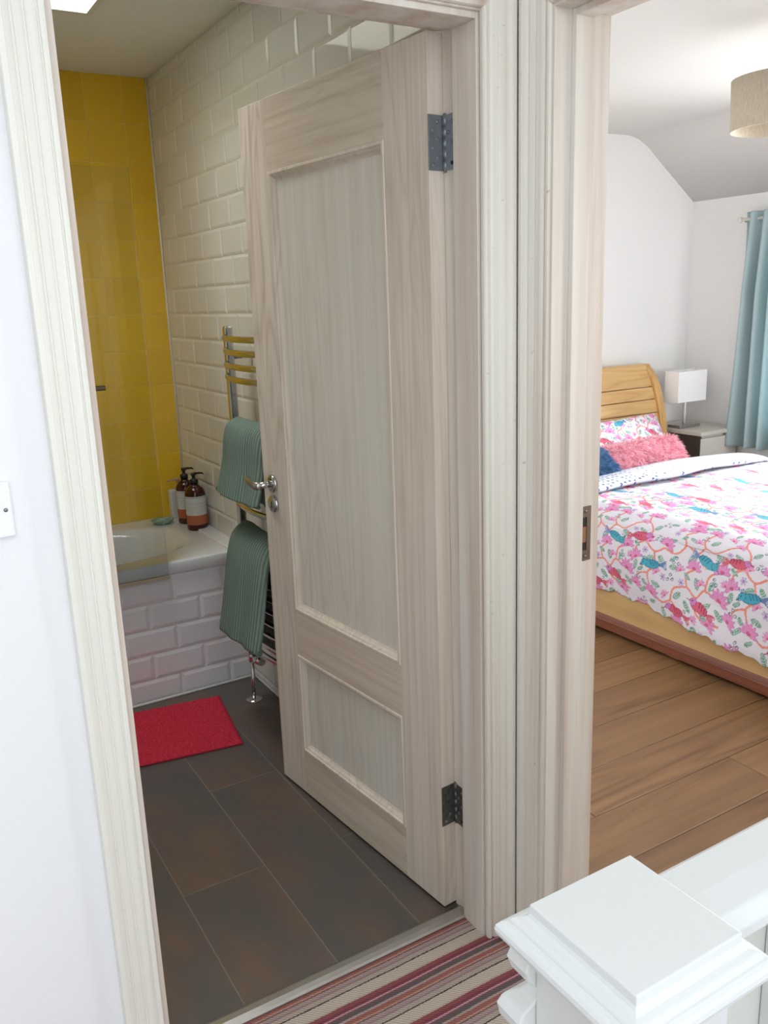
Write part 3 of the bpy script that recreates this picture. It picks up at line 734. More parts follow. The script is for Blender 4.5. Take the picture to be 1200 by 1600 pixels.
# ------------------------------------------------------------------ duvet print (raster made in code, stored as mesh colours)
def make_print(S=384):
    img = np.ones((S, S, 3))*np.array([226, 222, 230.])
    yy, xx = np.mgrid[0:S, 0:S].astype(float)
    def wrapd(a): return (a+S/2) % S-S/2
    k = S/400.0
    def put(mask, col, a=1.0): img[mask] = img[mask]*(1-a)+np.array(col, float)*a
    def ell(cx, cy, rx, ry, ang, col, a=1.0):
        dx = wrapd(xx-cx*k); dy = wrapd(yy-cy*k); c, s = math.cos(ang), math.sin(ang)
        u = (dx*c+dy*s)/(rx*k); v = (-dx*s+dy*c)/(ry*k); put(u*u+v*v < 1, col, a)
    def seg(x0, y0, x1, y1, w, col):
        dx = wrapd(xx-x0*k); dy = wrapd(yy-y0*k); ex, ey = (x1-x0)*k, (y1-y0)*k; L2 = ex*ex+ey*ey+1e-9
        t = np.clip((dx*ex+dy*ey)/L2, 0, 1); d = np.hypot(dx-t*ex, dy-t*ey); put(d < w*k/2, col)
    def curve(pts, w, col):
        P = [np.array(p, float) for p in pts]
        for i in range(len(P)-1):
            p0, p1, p2, p3 = P[max(i-1, 0)], P[i], P[i+1], P[min(i+2, len(P)-1)]
            prev = p1
            for q in range(1, 7):
                a = q/6; c = .5*((2*p1)+(-p0+p2)*a+(2*p0-5*p1+4*p2-p3)*a*a+(-p0+3*p1-3*p2+p3)*a**3)
                seg(prev[0], prev[1], c[0], c[1], w, col); prev = c
    CO = (232, 132, 112)
    for pts in ([(-10, 60), (40, 40), (70, 80), (60, 130), (100, 160), (140, 140)], [(100, 160), (110, 210), (80, 250), (95, 300)], [(140, 140), (190, 150), (220, 110), (210, 60), (240, 30)],
                [(220, 110), (270, 130), (300, 100), (340, 110), (390, 60)], [(95, 300), (140, 330), (190, 320), (230, 350), (225, 395)], [(190, 320), (200, 270), (250, 250), (290, 270), (320, 240), (370, 260)],
                [(290, 270), (300, 320), (350, 340), (390, 330)], [(40, 40), (30, 5), (45, -20)], [(60, 130), (25, 150), (10, 190)], [(320, 240), (330, 190), (370, 170)], [(300, 100), (290, 60), (310, 20)],
                [(80, 250), (40, 260), (20, 300)], [(250, 250), (240, 210), (265, 185)]):
        curve(pts, 7, CO)
    def leaf(cx, cy, ang, L=20):
        ell(cx, cy, L, L*.48, ang, (120, 160, 140)); ell(cx, cy, L*.84, L*.34, ang, (196, 216, 206))
        c, s = math.cos(ang), math.sin(ang)
        for q in (-.5, -.1, .3, .7): seg(cx+c*L*q, cy+s*L*q, cx+c*L*(q-.25)-s*L*.3, cy+s*L*(q-.25)+c*L*.3, 2.4, (96, 146, 124)); seg(cx+c*L*q, cy+s*L*q, cx+c*L*(q-.25)+s*L*.3, cy+s*L*(q-.25)-c*L*.3, 2.4, (96, 146, 124))
        seg(cx-c*L, cy-s*L, cx+c*L, cy+s*L, 2.2, (96, 146, 124))
    for a in [(30, 95, .6), (90, 60, 2.2), (85, 190, -.5), (135, 185, .9), (165, 110, -.7), (250, 75, .5), (255, 150, 2.4), (330, 60, -.8), (360, 125, .4), (60, 215, 2.6), (120, 275, .3), (60, 320, -.4), (160, 365, 1.2), (215, 290, 2.3), (260, 310, .7), (330, 290, -.6), (345, 220, 2.2), (385, 300, .5), (20, 230, 1.8), (190, 200, .2), (285, 225, 1.2), (275, 385, -.3)]:
        leaf(*a)
    def flower(cx, cy, r, ang=0.0, col=(222, 134, 188), out=(186, 118, 176), n=7):
        for off, cc, sc in ((0, out, 1.0), (0, col, .84)):
            for i in range(n):
                a = ang+PI+ (i+.5)*PI/n*1.25-.4
                ell(cx+math.cos(a)*r*.55, cy+math.sin(a)*r*.55, r*.52*sc+(0 if sc == 1 else 0), r*.20*sc, a, cc)
        for i in range(n):
            a = ang+PI+(i+.5)*PI/n*1.25-.4
            seg(cx, cy, cx+math.cos(a)*r*.75, cy+math.sin(a)*r*.75, 1.8, (236, 150, 200))
        ell(cx, cy, r*.26, r*.2, ang, (204, 84, 128))
    for a in [(45, -5, 26, 0), (145, 128, 24, .4), (240, 20, 26, -.3), (20, 200, 24, -.5), (20, 305, 22, .6), (100, 315, 25, .2), (225, 385, 24, 0), (378, 255, 28, .3), (375, 165, 25, -.2), (350, 345, 24, .5), (265, 180, 22, 0), (310, 12, 22, .2)]:
        flower(a[0], a[1], a[2]*1.3, a[3])
    rr = random.Random(4)
    for (cx, cy) in ((75, 130), (190, 40), (300, 225), (120, 230), (165, 300), (60, 385), (290, 345), (380, 20), (20, 45), (215, 200), (270, 80), (395, 200)):
        flower(cx, cy, 19, rr.uniform(-.8, .8), (228, 150, 196), (196, 132, 186), 6)
    for (cx, cy) in ((20, 150), (330, 325), (245, 215), (145, 20), (105, 345), (345, 150), (180, 170), (300, 375), (65, 290), (385, 385), (210, 75), (45, 240)):
        leaf(cx, cy, rr.uniform(0, 3.1), 15)
    for cx, cy in ((175, 62), (60, 165), (225, 240), (330, 385), (150, 240), (395, 95)):      # little mauve rosettes
        for i in range(6): a = i*PI/3; ell(cx+math.cos(a)*9, cy+math.sin(a)*9, 5, 3.6, a, (190, 166, 206))
        ell(cx, cy, 4, 4, 0, (150, 110, 170))
    for cx, cy in ((110, 110), (35, 270), (180, 235), (290, 50), (255, 340), (120, 30), (350, 205), (60, 365), (195, 175)):   # seed rings in threes
        for dx, dy in ((0, -9), (-9, 7), (9, 7)):
            ell(cx+dx, cy+dy, 6, 6, 0, (92, 104, 122)); ell(cx+dx, cy+dy, 3.2, 3.2, 0, (226, 228, 234))
    def bird(cx, cy, flip, body, dark, head, tail, ang=0.0, crest=True):
        f = -1 if flip else 1; c, s = math.cos(ang), math.sin(ang)
        def T(x, y): x *= f; return cx+x*c-y*s, cy+x*s+y*c
        bx, by = T(0, 0); a0 = ang*1.0
        for i in range(5):
            p = T(30, -2); q = T(64, -16+i*7); seg(p[0], p[1], q[0], q[1], 4, tail)
        ell(bx, by, 36, 17, a0+(-.12*f), dark); ell(bx, by, 33, 14.5, a0+(-.12*f), body)
        hx, hy = T(-33, -3); ell(hx, hy, 14, 13, 0, dark); ell(hx, hy, 12.5, 11.5, 0, head)
        p, q = T(-44, 2), T(-55, 8); seg(p[0], p[1], q[0], q[1], 4, dark)
        for x in (-8, 4, 16, 27):
            p, q = T(x, -13), T(x+8, 2); seg(p[0], p[1], q[0], q[1], 4, dark)
        if crest:
            for i in (-8, 0, 8): p, q = T(-34, -12), T(-36+i, -24); seg(p[0], p[1], q[0], q[1], 2, dark); ell(q[0], q[1], 2.6, 2.6, 0, dark)
        ex, ey = T(-37, -5); ell(ex, ey, 2, 2, 0, (30, 30, 40))
        for x in (-4, 6): p, q = T(x, 14), T(x, 24); seg(p[0], p[1], q[0], q[1], 2, (230, 130, 110))
    bird(95, 210, False, (60, 160, 186), (34, 104, 138), (66, 166, 190), (92, 120, 170), -.15)
    bird(310, 150, True, (68, 166, 184), (36, 110, 140), (70, 160, 180), (110, 130, 180), .25)
    bird(215, 345, False, (214, 82, 108), (164, 52, 84), (206, 124, 190), (204, 88, 100), .12, False)
    bird(310, 300, False, (214, 86, 112), (164, 52, 84), (204, 126, 192), (206, 86, 98), .45, False)
    bird(30, 120, True, (214, 82, 108), (168, 56, 86), (204, 120, 186), (206, 90, 100), -.2, False)
    return (img*.88+np.array([226, 222, 230.])*.12)/255.0
PRINT = make_print()
def srgb2lin(a): return np.where(a <= .04045, a/12.92, ((a+.055)/1.055)**2.4)
PRLIN = srgb2lin(PRINT)
def sample_print(u, v, rep=.46):
    S = PRLIN.shape[0]; fx = (np.asarray(u)/rep*S) % S; fy = (-np.asarray(v)/rep*S) % S
    return PRLIN[fy.astype(int) % S, fx.astype(int) % S]
def attr_mat(name, rough=.85):
    t = MT(name, rough, 0, (240, 240, 240), .2)
    a = t.n('ShaderNodeAttribute'); a.attribute_name = 'print'; t.color(a.outputs['Color'])
    t.bump(t.noise(900, 2), .1, .0005)
    return t.m
PRINTM = attr_mat('floral_bird_print_cotton')
def set_print(me, cols):
    at = me.color_attributes.new('print', 'FLOAT_COLOR', 'POINT')
    a = np.ones((len(me.vertices), 4), dtype=np.float32); a[:, :3] = cols; at.data.foreach_set('color', a.ravel())
def grid_mesh(name, Pg, mat):
    n, m = Pg.shape[:2]; me = bpy.data.meshes.new(name)
    idx = np.arange(n*m).reshape(n, m)
    q = np.stack([idx[:-1, :-1], idx[1:, :-1], idx[1:, 1:], idx[:-1, 1:]], -1).reshape(-1, 4)
    me.vertices.add(n*m); me.vertices.foreach_set('co', Pg.reshape(-1).astype(np.float32))
    me.loops.add(len(q)*4); me.loops.foreach_set('vertex_index', q.ravel().astype(np.int32))
    me.polygons.add(len(q)); me.polygons.foreach_set('loop_start', (np.arange(len(q))*4).astype(np.int32))
    try: me.polygons.foreach_set('loop_total', np.full(len(q), 4, dtype=np.int32))
    except Exception: pass
    me.polygons.foreach_set('use_smooth', np.ones(len(q), dtype=bool))
    me.materials.append(mat); me.update(calc_edges=True); me.validate(); return me

# ------------------------------------------------------------------ bed
BX_0, BX_1 = 2.655, 4.115; BYN, BYH = .95, 3.60
bed = empty('bed', (3.39, 2.4, 0)); tag(bed, 'honey pine sleigh bed with curved headboard and red plinth', 'bed')
part(rbox(BX_0, BX_0+.03, BYN, BYH, .07, .36).obj('side_rail', BEDPINEY, bevel=.004), bed)
part(rbox(BX_1-.03, BX_1, BYN, BYH, .07, .36).obj('side_rail', BEDPINEY, bevel=.004), bed)
def plinth(x0, sgn):
    pr = [(0, .02), (0, .058), (.003, .062), (.006, .062), (.008, .068), (.012, .078), (.016, .086), (.024, .088), (.024, .02)]
    m = MB(); m.loops([[(x0+sgn*(a), BYN, z) for a, z in pr], [(x0+sgn*(a), BYH, z) for a, z in pr]], smooth=False); return m
part(plinth(BX_0-.014, 1).obj('plinth_moulding', PLINTH), bed)
part(plinth(BX_1+.014, -1).obj('plinth_moulding', PLINTH), bed)
for x in (BX_0+.02, BX_1-.08):
    for y in (BYN+.1, 2.2, BYH-.1): part(rbox(x, x+.06, y, y+.06, 0, .30).obj('foot', BEDPINEV), bed)
part(rbox(BX_0, BX_1, BYN-.03, BYN, .02, .55).obj('footboard', BEDPINE, bevel=.004), bed)
# sleigh headboard: curve in the Y-Z plane
def hb_y(z):   # front face Y for a height
    t = min(1, max(0, (z-.45)/.55)); return 3.565+.125*t**2.6
slats = [(.30, .640), (.645, .748), (.753, .826), (.831, .898), (.903, 1.012)]
for i, (z0, z1) in enumerate(slats):
    m = MB(); rings = []; n = 8
    for k in range(n+1):
        z = z0+(z1-z0)*k/n; y = hb_y(z); e_ = .003 if k in (0, n) else 0
        rings.append([(BX_0+.05, y+e_, z), (BX_1-.05, y+e_, z), (BX_1-.05, y+.028, z), (BX_0+.05, y+.028, z)])
    if i == len(slats)-1:
        for k in range(1, 7):
            a = k/6*PI*.85; y = hb_y(1.012)+.030*(1-math.cos(a)); z = 1.012+.022*math.sin(a)
            rings.append([(BX_0+.05, y, z), (BX_1-.05, y, z), (BX_1-.05, y+.018, z-.018), (BX_0+.05, y+.018, z-.018)])
    m.loops(rings, smooth=False); part(m.obj('headboard_slat', BEDPINE), bed)
for x0 in (BX_0, BX_1-.052):
    m = MB(); rings = []
    for k in range(25):
        z = 1.030*k/24; y = hb_y(max(z, .45))-.020+(0 if z < .45 else 0)
        if z > .95: y += (z-.95)**2*7
        d = .060 if z < .8 else .060-.02*(z-.8)/.23
        rings.append([(x0, y, z), (x0+.052, y, z), (x0+.052, y+d, z), (x0, y+d, z)])
    m.loops(rings, smooth=False); part(m.obj('headboard_post', BEDPINEV, bevel=.006), bed)
mt_ = rbox(BX_0+.03, BX_1-.03, BYN+.01, 3.54, .30, .500).obj('mattress', plain('mattress_white', (232, 232, 232), .9)); 
mt_.modifiers.new('b', 'BEVEL').width = .05; mt_.modifiers['b'].segments = 4
tag(mt_, 'white mattress under the floral duvet', 'mattress')

# duvet : cross-section from the left hem up and over the bed, swept along Y
def duvet():
    st = .0042
    ys = np.concatenate([np.arange(2.93, 1.60, -.003), np.arange(1.60, 1.00, -.010)]); L1, L2 = .44, 1.50
    ss_ = np.concatenate([[0.0], np.arange(0, 1.0, .003), np.arange(1.0, L1+L2, .006)])
    Sg, Yg = np.meshgrid(ss_, ys, indexing='ij')
    drop = np.interp(Yg, [1.0, 1.76, 1.95, 2.1, 2.36, 2.93], [.10, .142, .163, .178, .200, .205])
    hem = drop+.006*np.sin(Yg*38)+.004*np.sin(Yg*97+1)
    topz = .562+.010*np.sin(Yg*3.1+.6)
    # vertical part length
    Lv = .50-hem*1.0
    t = Sg/(L1)
    q = np.clip(Sg/L1, 0, 1)
    ca = np.clip((Sg-L1*.70)/(.20), 0, 1)           # shoulder arc parameter
    X = np.zeros_like(Sg); Z = np.zeros_like(Sg)
    low = Sg < L1*.70
    f = np.clip(Sg/(L1*.70), 0, 1)
    zs = hem+(topz-.075-hem)*f
    xs_ = 2.628-.016*np.sin(f*PI)+.030*f-.02*(1-f)*np.sin(Yg*7.0)
    a = ca*PI/2; R_ = .11
    xa = 2.658+R_*(1-np.cos(a)); za = topz-.075+.075*np.sin(a)
    top = Sg-(L1*.70+.20)
    X = np.where(low, xs_, xa+np.where(top > 0, top, 0)); Z = np.where(low, zs, za)
    tt = np.clip(top, 0, 2)
    puff = .016*np.sin(np.clip(tt/1.25, 0, 1)*PI)
    rng = np.random.RandomState(3)
    wr_ = np.zeros_like(Sg)
    for _ in range(16):
        kx, ky = rng.uniform(-9, 9), rng.uniform(-9, 9); wr_ += rng.uniform(.0012, .0035)*np.sin(kx*Sg*1.6+ky*Yg*1.6+rng.uniform(0, 6))
    fade = np.clip((Sg-.02)/.1, 0, 1)
    Z = Z+(puff+wr_*1.3)*np.clip(tt*8, 0, 1)
    X = X-np.where(low, wr_*1.5*fade, 0)
    # far side falls over the other edge
    fall = np.clip((X-4.02)/.12, 0, 1); Z = Z-.10*fall**2
    X[0] += .014; Z[0] += .012       # hem turned under
    P = np.stack([X, Yg, Z], -1)
    me = grid_mesh('duvet_cover', P, PRINTM)
    cols = sample_print(-Yg.ravel()+.13, Sg.ravel()+.02)
    set_print(me, cols)
    return me
dv = empty('duvet', (2.7, 2.0, .2)); tag(dv, 'white duvet printed with pink flowers, coral branches and birds, hanging over the pine bed', 'duvet')
o = link('duvet_cover', duvet()); part(o, dv)
# turned-back top edge showing the sprigged underside
def sprig_mat():
    t = MT('sprigged_white_cotton', .85, 0, (238, 238, 242), .2)
    v_ = t.n('ShaderNodeTexVoronoi'); v_.inputs['Scale'].default_value = 34; v_.inputs['Randomness'].default_value = .35; t.l(t.coord((1, 1.0, .4)), v_.inputs['Vector'])
    t.color(t.ramp(v_.outputs['Distance'], [(.0, (70, 90, 140)), (.17, (110, 120, 160)), (.24, (204, 204, 214))], 'CONSTANT'))
    return t.m
ys = np.linspace(0, 1, 60); xs = np.linspace(2.60, 4.10, 260)
Xg, Vg = np.meshgrid(xs, ys, indexing='ij')
edge = 2.80+.018*np.sin(Xg*5.2)+.010*np.sin(Xg*13)-(Xg-2.6)*.05
Yg = edge+(3.12-edge)*Vg
Z = .603+.008*np.sin(Xg*4)+.022*np.sin(np.clip(Vg*1.06, 0, 1)*PI)**.6-.008*(1-Vg)-.055*Vg**1.5+.014*np.sin(np.clip((Xg-2.76)/1.25, 0, 1)*PI)-.09*np.clip((Xg-3.95)/.15, 0, 1)**2
side = np.clip((2.80-Xg)/.20, 0, 1); Z = Z-.26*side**1.7; Xg2 = np.where(side > 0, 2.80-.165*np.sin(side*PI/2), Xg)
o = link('turned_edge', grid_mesh('turned_edge', np.stack([Xg2, Yg, Z], -1), sprig_mat())); part(o, dv); o['label'] = 'white turned-back edge with small blue sprigs'
so = o.modifiers.new('thick', 'SOLIDIFY'); so.thickness = .02; so.offset = -1

# pillows and cushions
def cushion_grid(w, h, t, n=70, m=44, seed=1, flop=0.0):
    """closed pillow surface, local: x width, z height, y thickness; returns (P, u, v) for two sides"""
    sides = []
    for sgn in (-1, 1):
        U, V = np.meshgrid(np.linspace(-1, 1, n), np.linspace(-1, 1, m), indexing='ij')
        e = (1-np.abs(U)**3.0)**.5*(1-np.abs(V)**3.0)**.5
        rng = np.random.RandomState(seed+(sgn > 0)); wr_ = sum(rng.uniform(.002, .005)*np.sin(rng.uniform(-6, 6)*U+rng.uniform(-6, 6)*V+rng.uniform(0, 6)) for _ in range(8))
        k = 1-.06*(1-np.abs(V))*np.abs(U)**6; k2 = 1-.08*(1-np.abs(U))*np.abs(V)**6
        P = np.stack([U*w/2*k2/1.0*1.0, sgn*(t/2*e+wr_*e), V*h/2*k-flop*U*U], -1)
        sides.append((P if sgn < 0 else P[::-1], U, V))
    return sides
def place_mesh_from_grid(sides, name, mat):
    P = np.concatenate([sides[0][0].reshape(-1, 3), sides[1][0].reshape(-1, 3)])
    n, m = sides[0][0].shape[:2]; idx = np.arange(n*m).reshape(n, m)
    q = np.stack([idx[:-1, :-1], idx[1:, :-1], idx[1:, 1:], idx[:-1, 1:]], -1).reshape(-1, 4)
    q = np.concatenate([q, q+n*m]); me = bpy.data.meshes.new(name); me.from_pydata(P.tolist(), [], q.tolist())
    me.polygons.foreach_set('use_smooth', [True]*len(me.polygons)); me.materials.append(mat); me.update(); return me
def patterned_pillow(loc, rot, w, h, t, label, seed):
    s = cushion_grid(w, h, t, 150, 96, seed); me = place_mesh_from_grid(s, 'pillow', PRINTM)
    co = np.empty(len(me.vertices)*3); me.vertices.foreach_get('co', co); co = co.reshape(-1, 3)
    set_print(me, sample_print(co[:, 0]*1.35+seed*.11, co[:, 2]*1.35+.05, .50))
    o = link('pillow', me); o.location = loc; o.rotation_euler = rot
    tag(o, label, 'pillow', 'floral pillows against the headboard'); return o
patterned_pillow((3.56, 3.400, .605), (math.radians(-26), math.radians(-1.5), 0), .70, .345, .16, 'floral printed pillow leaning on the headboard behind the pink cushion', 1)
patterned_pillow((2.98, 3.40, .60), (math.radians(-28), 0, .03), .44, .34, .15, 'floral printed pillow leaning behind the blue cushion', 2)
def fluffy(loc, rot, w, h, t, c_dark, c_lite, label, seed, ns):
    e = empty('cushion', loc); e.rotation_euler = rot; tag(e, label, 'cushion', 'shaggy cushions on the bed')
    s = cushion_grid(w, h, t, 60, 40, seed)
    mt = MT('shag_'+str(seed), .9, 0, c_lite, .1); mt.color(mt.ramp(mt.noise(60, 3), [(.3, c_dark), (.7, c_lite)])); mt.bump(mt.noise(120, 3), 1.0, .01)
    o = link('cover', place_mesh_from_grid(s, 'cover', mt.m), e)
    rng = np.random.RandomState(seed); P0 = np.concatenate([x[0].reshape(-1, 3) for x in s])
    me = o.data; nrm = np.empty(len(me.vertices)*3); me.vertices.foreach_get('normal', nrm); nrm = nrm.reshape(-1, 3)
    outward = np.sign((nrm*P0).sum(1))[:, None]; outward[outward == 0] = 1; nrm = nrm*outward
    ids = rng.randint(0, len(P0), ns); base = P0[ids]+rng.normal(0, .006, (ns, 3))*np.array([1, .2, 1]); n0 = nrm[ids]
    d = n0+rng.normal(0, .55, (ns, 3))+np.array([0, 0, -.35]); d /= np.linalg.norm(d, axis=1)[:, None]
    side = np.cross(d, rng.normal(0, 1, (ns, 3))); side /= np.linalg.norm(side, axis=1)[:, None]
    L = rng.uniform(.014, .030, (ns, 1)); wd = .0022
    v0 = base-side*wd; v1 = base+side*wd; v2 = base+d*L*.6+side*wd*.7+np.array([0, 0, -.002]); v3 = base+d*L*.6-side*wd*.7+np.array([0, 0, -.002]); v4 = base+d*L+np.array([0, 0, -.008])
    V = np.stack([v0, v1, v2, v3, v4], 1).reshape(-1, 3); I = np.arange(ns)*5
    fs = [(i, i+1, i+2, i+3) for i in I]+[(i+3, i+2, i+4) for i in I]
    pm = bpy.data.meshes.new('pile'); pm.from_pydata(V.tolist(), [], [tuple(int(q) for q in f) for f in fs])
    m2 = MT('shag_strand_'+str(seed), .8, 0, c_lite, .15); m2.color(m2.ramp(m2.noise(35, 2), [(.3, c_dark), (.55, c_lite), (.8, tuple(min(255, c+22) for c in c_lite))])); pm.materials.append(m2.m)
    p = link('pile', pm, e); p['kind'] = 'stuff'; return e
fluffy((3.505, 3.205, .590), (math.radians(-40), math.radians(-1), -.03), .63, .20, .13, (230, 154, 172), (249, 202, 212), 'long pink shaggy cushion in front of the floral pillow', 11, 11000)
fluffy((3.000, 3.085, .594), (math.radians(-45), 0, .05), .38, .25, .14, (66, 100, 140), (112, 146, 180), 'blue shaggy cushion beside the bedroom door jamb', 12, 7000)

# bedside table
tb = empty('bedside_table', (4.33, 3.55, 0)); tag(tb, 'pale bedside table with a dark side, right of the headboard', 'bedside table')
PALE = plain('pale_grey_wood', (206, 200, 190), .45, vary=.03); DKW = plain('dark_brown_side', (66, 58, 58), .5)
TX0, TX1, TY0, TY1, TZ = 4.165, 4.520, 3.345, 3.775, .640
part(rbox(TX0, TX1, TY0, TY1, TZ-.022, TZ).obj('table_top', PALE, bevel=.002), tb)
part(rbox(TX0+.006, TX0+.02, TY0+.012, TY1-.01, .08, TZ-.022).obj('side_panel', DKW), tb)
part(rbox(TX1-.018, TX1, TY0+.01, TY1-.01, .08, TZ-.022).obj('side_panel', PALE), tb)
part(rbox(TX0+.02, TX1-.018, TY0+.03, TY0+.045, .08, TZ-.022).obj('drawer_box', PALE), tb)
for z0, z1 in ((.10, .345), (.352, .600)):
    d_ = part(rbox(TX0+.012, TX1-.008, TY0+.010, TY0+.029, z0, z1).obj('drawer', PALE, bevel=.002), tb)
    k_ = MB().lathe([(.001, 0), (.006, 0), (.005, -.012), (.011, -.018), (.009, -.026), (.001, -.027)], ((TX0+TX1)/2, TY0+.010, (z0+z1)/2), 16, 'y').obj('knob', SATIN); k_.parent = d_
for x in (TX0+.01, TX1-.05):
    for y in (TY0+.02, TY1-.06): part(rbox(x, x+.04, y, y+.04, 0, .08).obj('leg', PALE), tb)
# table lamp
lp = empty('table_lamp', (4.285, 3.575, TZ)); tag(lp, 'white box shade lamp with a steel base on the bedside table', 'lamp')
rbox(-.090, .090, -.048, .048,   .0005, .018).obj('base', ALU, lp, bevel=.003)
MB().tube([(0, 0, .018), (0, 0, .26)], .0085, 16).obj('stem', plain('white_stem', (236, 236, 232), .3), lp)
shm = MT('white_linen_shade', .8, 0, (244, 243, 242), .2); shm.bump(shm.noise(500, 2), .1, .0005)
m = MB(); x, y, tt_ = .125, .052, .002
for (x0, x1, y0, y1) in ((-x, x, -y, -y+tt_), (-x, x, y-tt_, y), (-x, -x+tt_, -y+tt_, y-tt_), (x-tt_, x, -y+tt_, y-tt_)): m.box(x0, x1, y0, y1, .160, .345)
m.obj('lamp_shade', shm.m, lp)
m = MB(); m.box(-x+.002, x-.002, -.0015, .0015, .258, .261); m.box(-.0015, .0015, -y+.002, y-.002, .258, .261); m.obj('shade_frame', STEEL, lp)

# curtain and rod
def curtain(y0, y1, name, label):
    cm = MT('teal_curtain_cloth', .85, 0, (128, 168, 172), .15)
    cm.color(cm.ramp(cm.noise(300, 2), [(.3, (196, 212, 213)), (.7, (210, 224, 225))]))
    tl = cm.n('ShaderNodeBsdfTranslucent'); tl.inputs['Color'].default_value = lin((214, 232, 234)); mx = cm.n('ShaderNodeMixShader'); mx.inputs[0].default_value = .5
    out = [n for n in cm.t.nodes if n.type == 'OUTPUT_MATERIAL'][0]
    cm.l(cm.b.outputs[0], mx.inputs[1]); cm.l(tl.outputs[0], mx.inputs[2]); cm.l(mx.outputs[0], out.inputs['Surface'])
    e = empty(name, (4.46, (y0+y1)/2, 1.83)); tag(e, label, 'curtain')
    Zs = np.linspace(1.878, .535, 90); U = np.linspace(0, 1, 150)
    Ug, Zg = np.meshgrid(U, Zs, indexing='ij')
    f = (1.878-Zg)/1.34; sp = 1+.22*f**1.5
    Y = y0+(y1-y0)*Ug; Y = Y+(.10*f**2)*np.where(Ug < .2, 1-Ug/.2, 0)*np.sign(y0-y1)
    amp = .018+.030*np.minimum(1, f*3)
    X = 4.452+amp*np.sin(Ug*PI*2*5.2+.6+.5*f)+.010*np.sin(Ug*31+f*2)
    X = np.where(np.abs(Zg-1.835) < .02, X, X)
    X = np.minimum(X, 4.518)
    part(link('cloth', grid_mesh('cloth', np.stack([X, Y, Zg], -1), cm.m)), e).modifiers.new('t', 'SOLIDIFY').thickness = .0025
    return e
curtain(3.352, 2.92, 'curtain', 'pale teal curtain gathered at the corner end of the rod')
curtain(1.42, 1.80, 'curtain', 'pale teal curtain at the near end of the bedroom window')
rd = empty('curtain_rod', (4.475, 2.4, 1.835)); tag(rd, 'white curtain rod above the bedroom window', 'curtain rod')
part(MB().tube([(4.455, 3.375, 1.838), (4.455, 1.35, 1.838)], .009, 12).obj('rod', TRIMW), rd)
for y, s in ((3.375, 1), (1.35, -1)):
    part(MB().lathe([(.001, 0), (.012, .002*s), (.017, .014*s), (.012, .026*s), (.001, .030*s)], (4.455, y, 1.838), 16, 'y').obj('finial', TRIMW), rd)
for y in (3.362, 1.38): part(rbox(4.450, 4.538, y-.006, y+.006, 1.822, 1.832).obj('bracket', TRIMW), rd)

# pendant
pn = empty('pendant_light', (2.885, 2.045, BC)); tag(pn, 'beige drum pendant shade hanging from the bedroom ceiling', 'pendant light')
PS = MT('beige_linen_shade', .85, 0, (196, 184, 164), .2); PS.color(PS.ramp(PS.noise(1, 2, .5, (200, 200, 60)), [(.3, (184, 170, 150)), (.7, (200, 188, 168))]))
m = MB(); m.loops([[(r*math.cos(2*PI*j/64), r*math.sin(2*PI*j/64), z) for j in range(64)] for r, z in ((.172, -.327), (.178, -.160), (.1755, -.160), (.1695, -.327), (.172, -.327))], caps=False)
m.obj('shade', PS.m, pn)
MB().lathe([(.001, 0), (.056, 0), (.056, -.012), (.040, -.030), (.001, -.032)], (0, 0, 0), 28).obj('ceiling_rose', PL, pn)
MB().tube([(0, 0, -.03), (0, 0, -.22)], .0032, 8).obj('cord', PL, pn)
m = MB(); m.tube([(0, 0, -.22), (0, 0, -.27)], .019, 16); m.obj('lamp_holder', PL, pn)
m = MB()
for a in (0, 2*PI/3, 4*PI/3): m.tube([(0, 0, -.235), (.174*math.cos(a), .174*math.sin(a), -.235)], .0018, 6)
m.obj('shade_ring', STEEL, pn)
MB().lathe([(.001, -.325), (.018, -.318), (.028, -.300), (.024, -.282), (.013, -.268), (.001, -.268)], (0, 0, 0), 20).obj('bulb', plain('opal_bulb', (235, 230, 220), .3), pn)

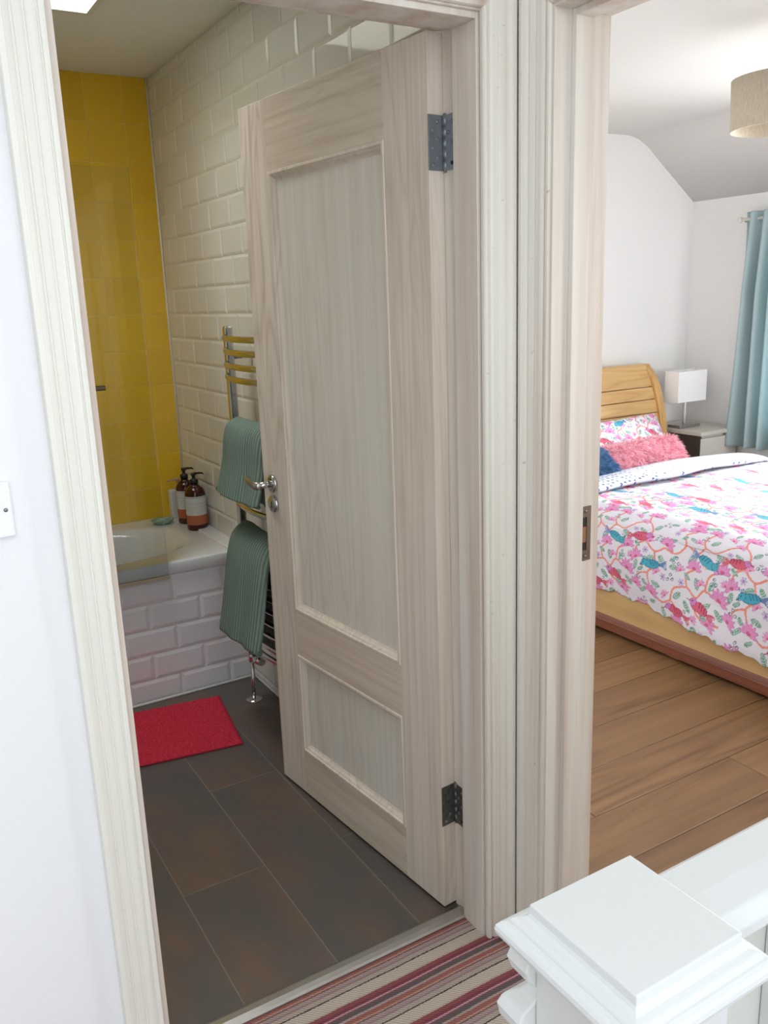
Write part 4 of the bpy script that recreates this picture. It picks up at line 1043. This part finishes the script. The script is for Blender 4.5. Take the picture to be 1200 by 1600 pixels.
# ------------------------------------------------------------------ newel post and balustrade
CX, CY = .4555, .4055
nw = empty('newel_post', (CX, CY, 0)); tag(nw, 'glossy white square newel post with a stepped cap, lower right foreground', 'newel post')
def sqrings(prof, cx=0, cy=0): return [[(cx-r, cy-r, z), (cx+r, cy-r, z), (cx+r, cy+r, z), (cx-r, cy+r, z)] for r, z in prof]
m = MB(); hw = .0575
m.loops(sqrings([(hw-.001, 1.000), (hw, .999), (hw, .9915), (hw+.0015, .9885), (hw+.004, .9865), (hw+.008, .9855), (hw+.0105, .9845), (hw+.0115, .9825), (hw+.0120, .9805), (hw+.0145, .9800), (hw+.0175, .9785), (hw+.0198, .9755), (hw+.0205, .9715), (hw+.0196, .9675), (hw+.0165, .9645), (hw+.0120, .9630), (hw-.012, .9625), (hw-.02, .9620)]), smooth=False)
m.obj('newel_cap', GLOSSW, nw, bevel=.0025, )
rbox(-.0535, .0535, -.0535, .0535, -.25, .9625).obj('post', GLOSSW, nw, bevel=.002)
# moulded collar on the far face
pr = [(.006, .955), (.022, .953), (.030, .946), (.033, .936), (.030, .926), (.022, .918), (.018, .912), (.018, .908), (.026, .902), (.036, .897), (.040, .888), (.038, .876), (.030, .868), (.014, .864)]
m = MB(); rings = []
for r, z in pr: rings.append([(-.030-r, .0540, z), (.040, .0540, z), (.040, .058+r*.7, z), (-.030-r, .058+r*.7, z)])
m.loops(rings, smooth=False); m.obj('collar', GLOSSW, nw, bevel=.005, )
bl = empty('balustrade', (.8, CY, 0)); tag(bl, 'white balustrade running from the newel post to the bedroom wall', 'balustrade')
prf = [(-.031, .956), (-.036, .962), (-.036, .974), (-.026, .984), (.0, .988), (.034, .988), (.040, .984), (.042, .974), (.040, .962), (.030, .956)]
m = MB(); m.loops([[(CX+.054, CY+y, z) for y, z in prf], [(XW, CY+y, z) for y, z in prf]], smooth=False)
part(m.obj('handrail', GLOSSW, bevel=.002), bl)
for k in range(5):
    x = .66+.108*k
    part(rbox(x, x+.036, CY-.018, CY+.018, .06, .956).obj('baluster', GLOSSW, bevel=.0015), bl)
part(rbox(CX+.054, XW, CY-.03, CY+.03, .0, .06).obj('base_rail', GLOSSW, bevel=.003), bl)
part(rbox(CX+.054, XW, CY+.0185, CY+.0265, .06, .956).obj('back_panel', plain('painted_board', (206, 206, 198), .5)), bl)
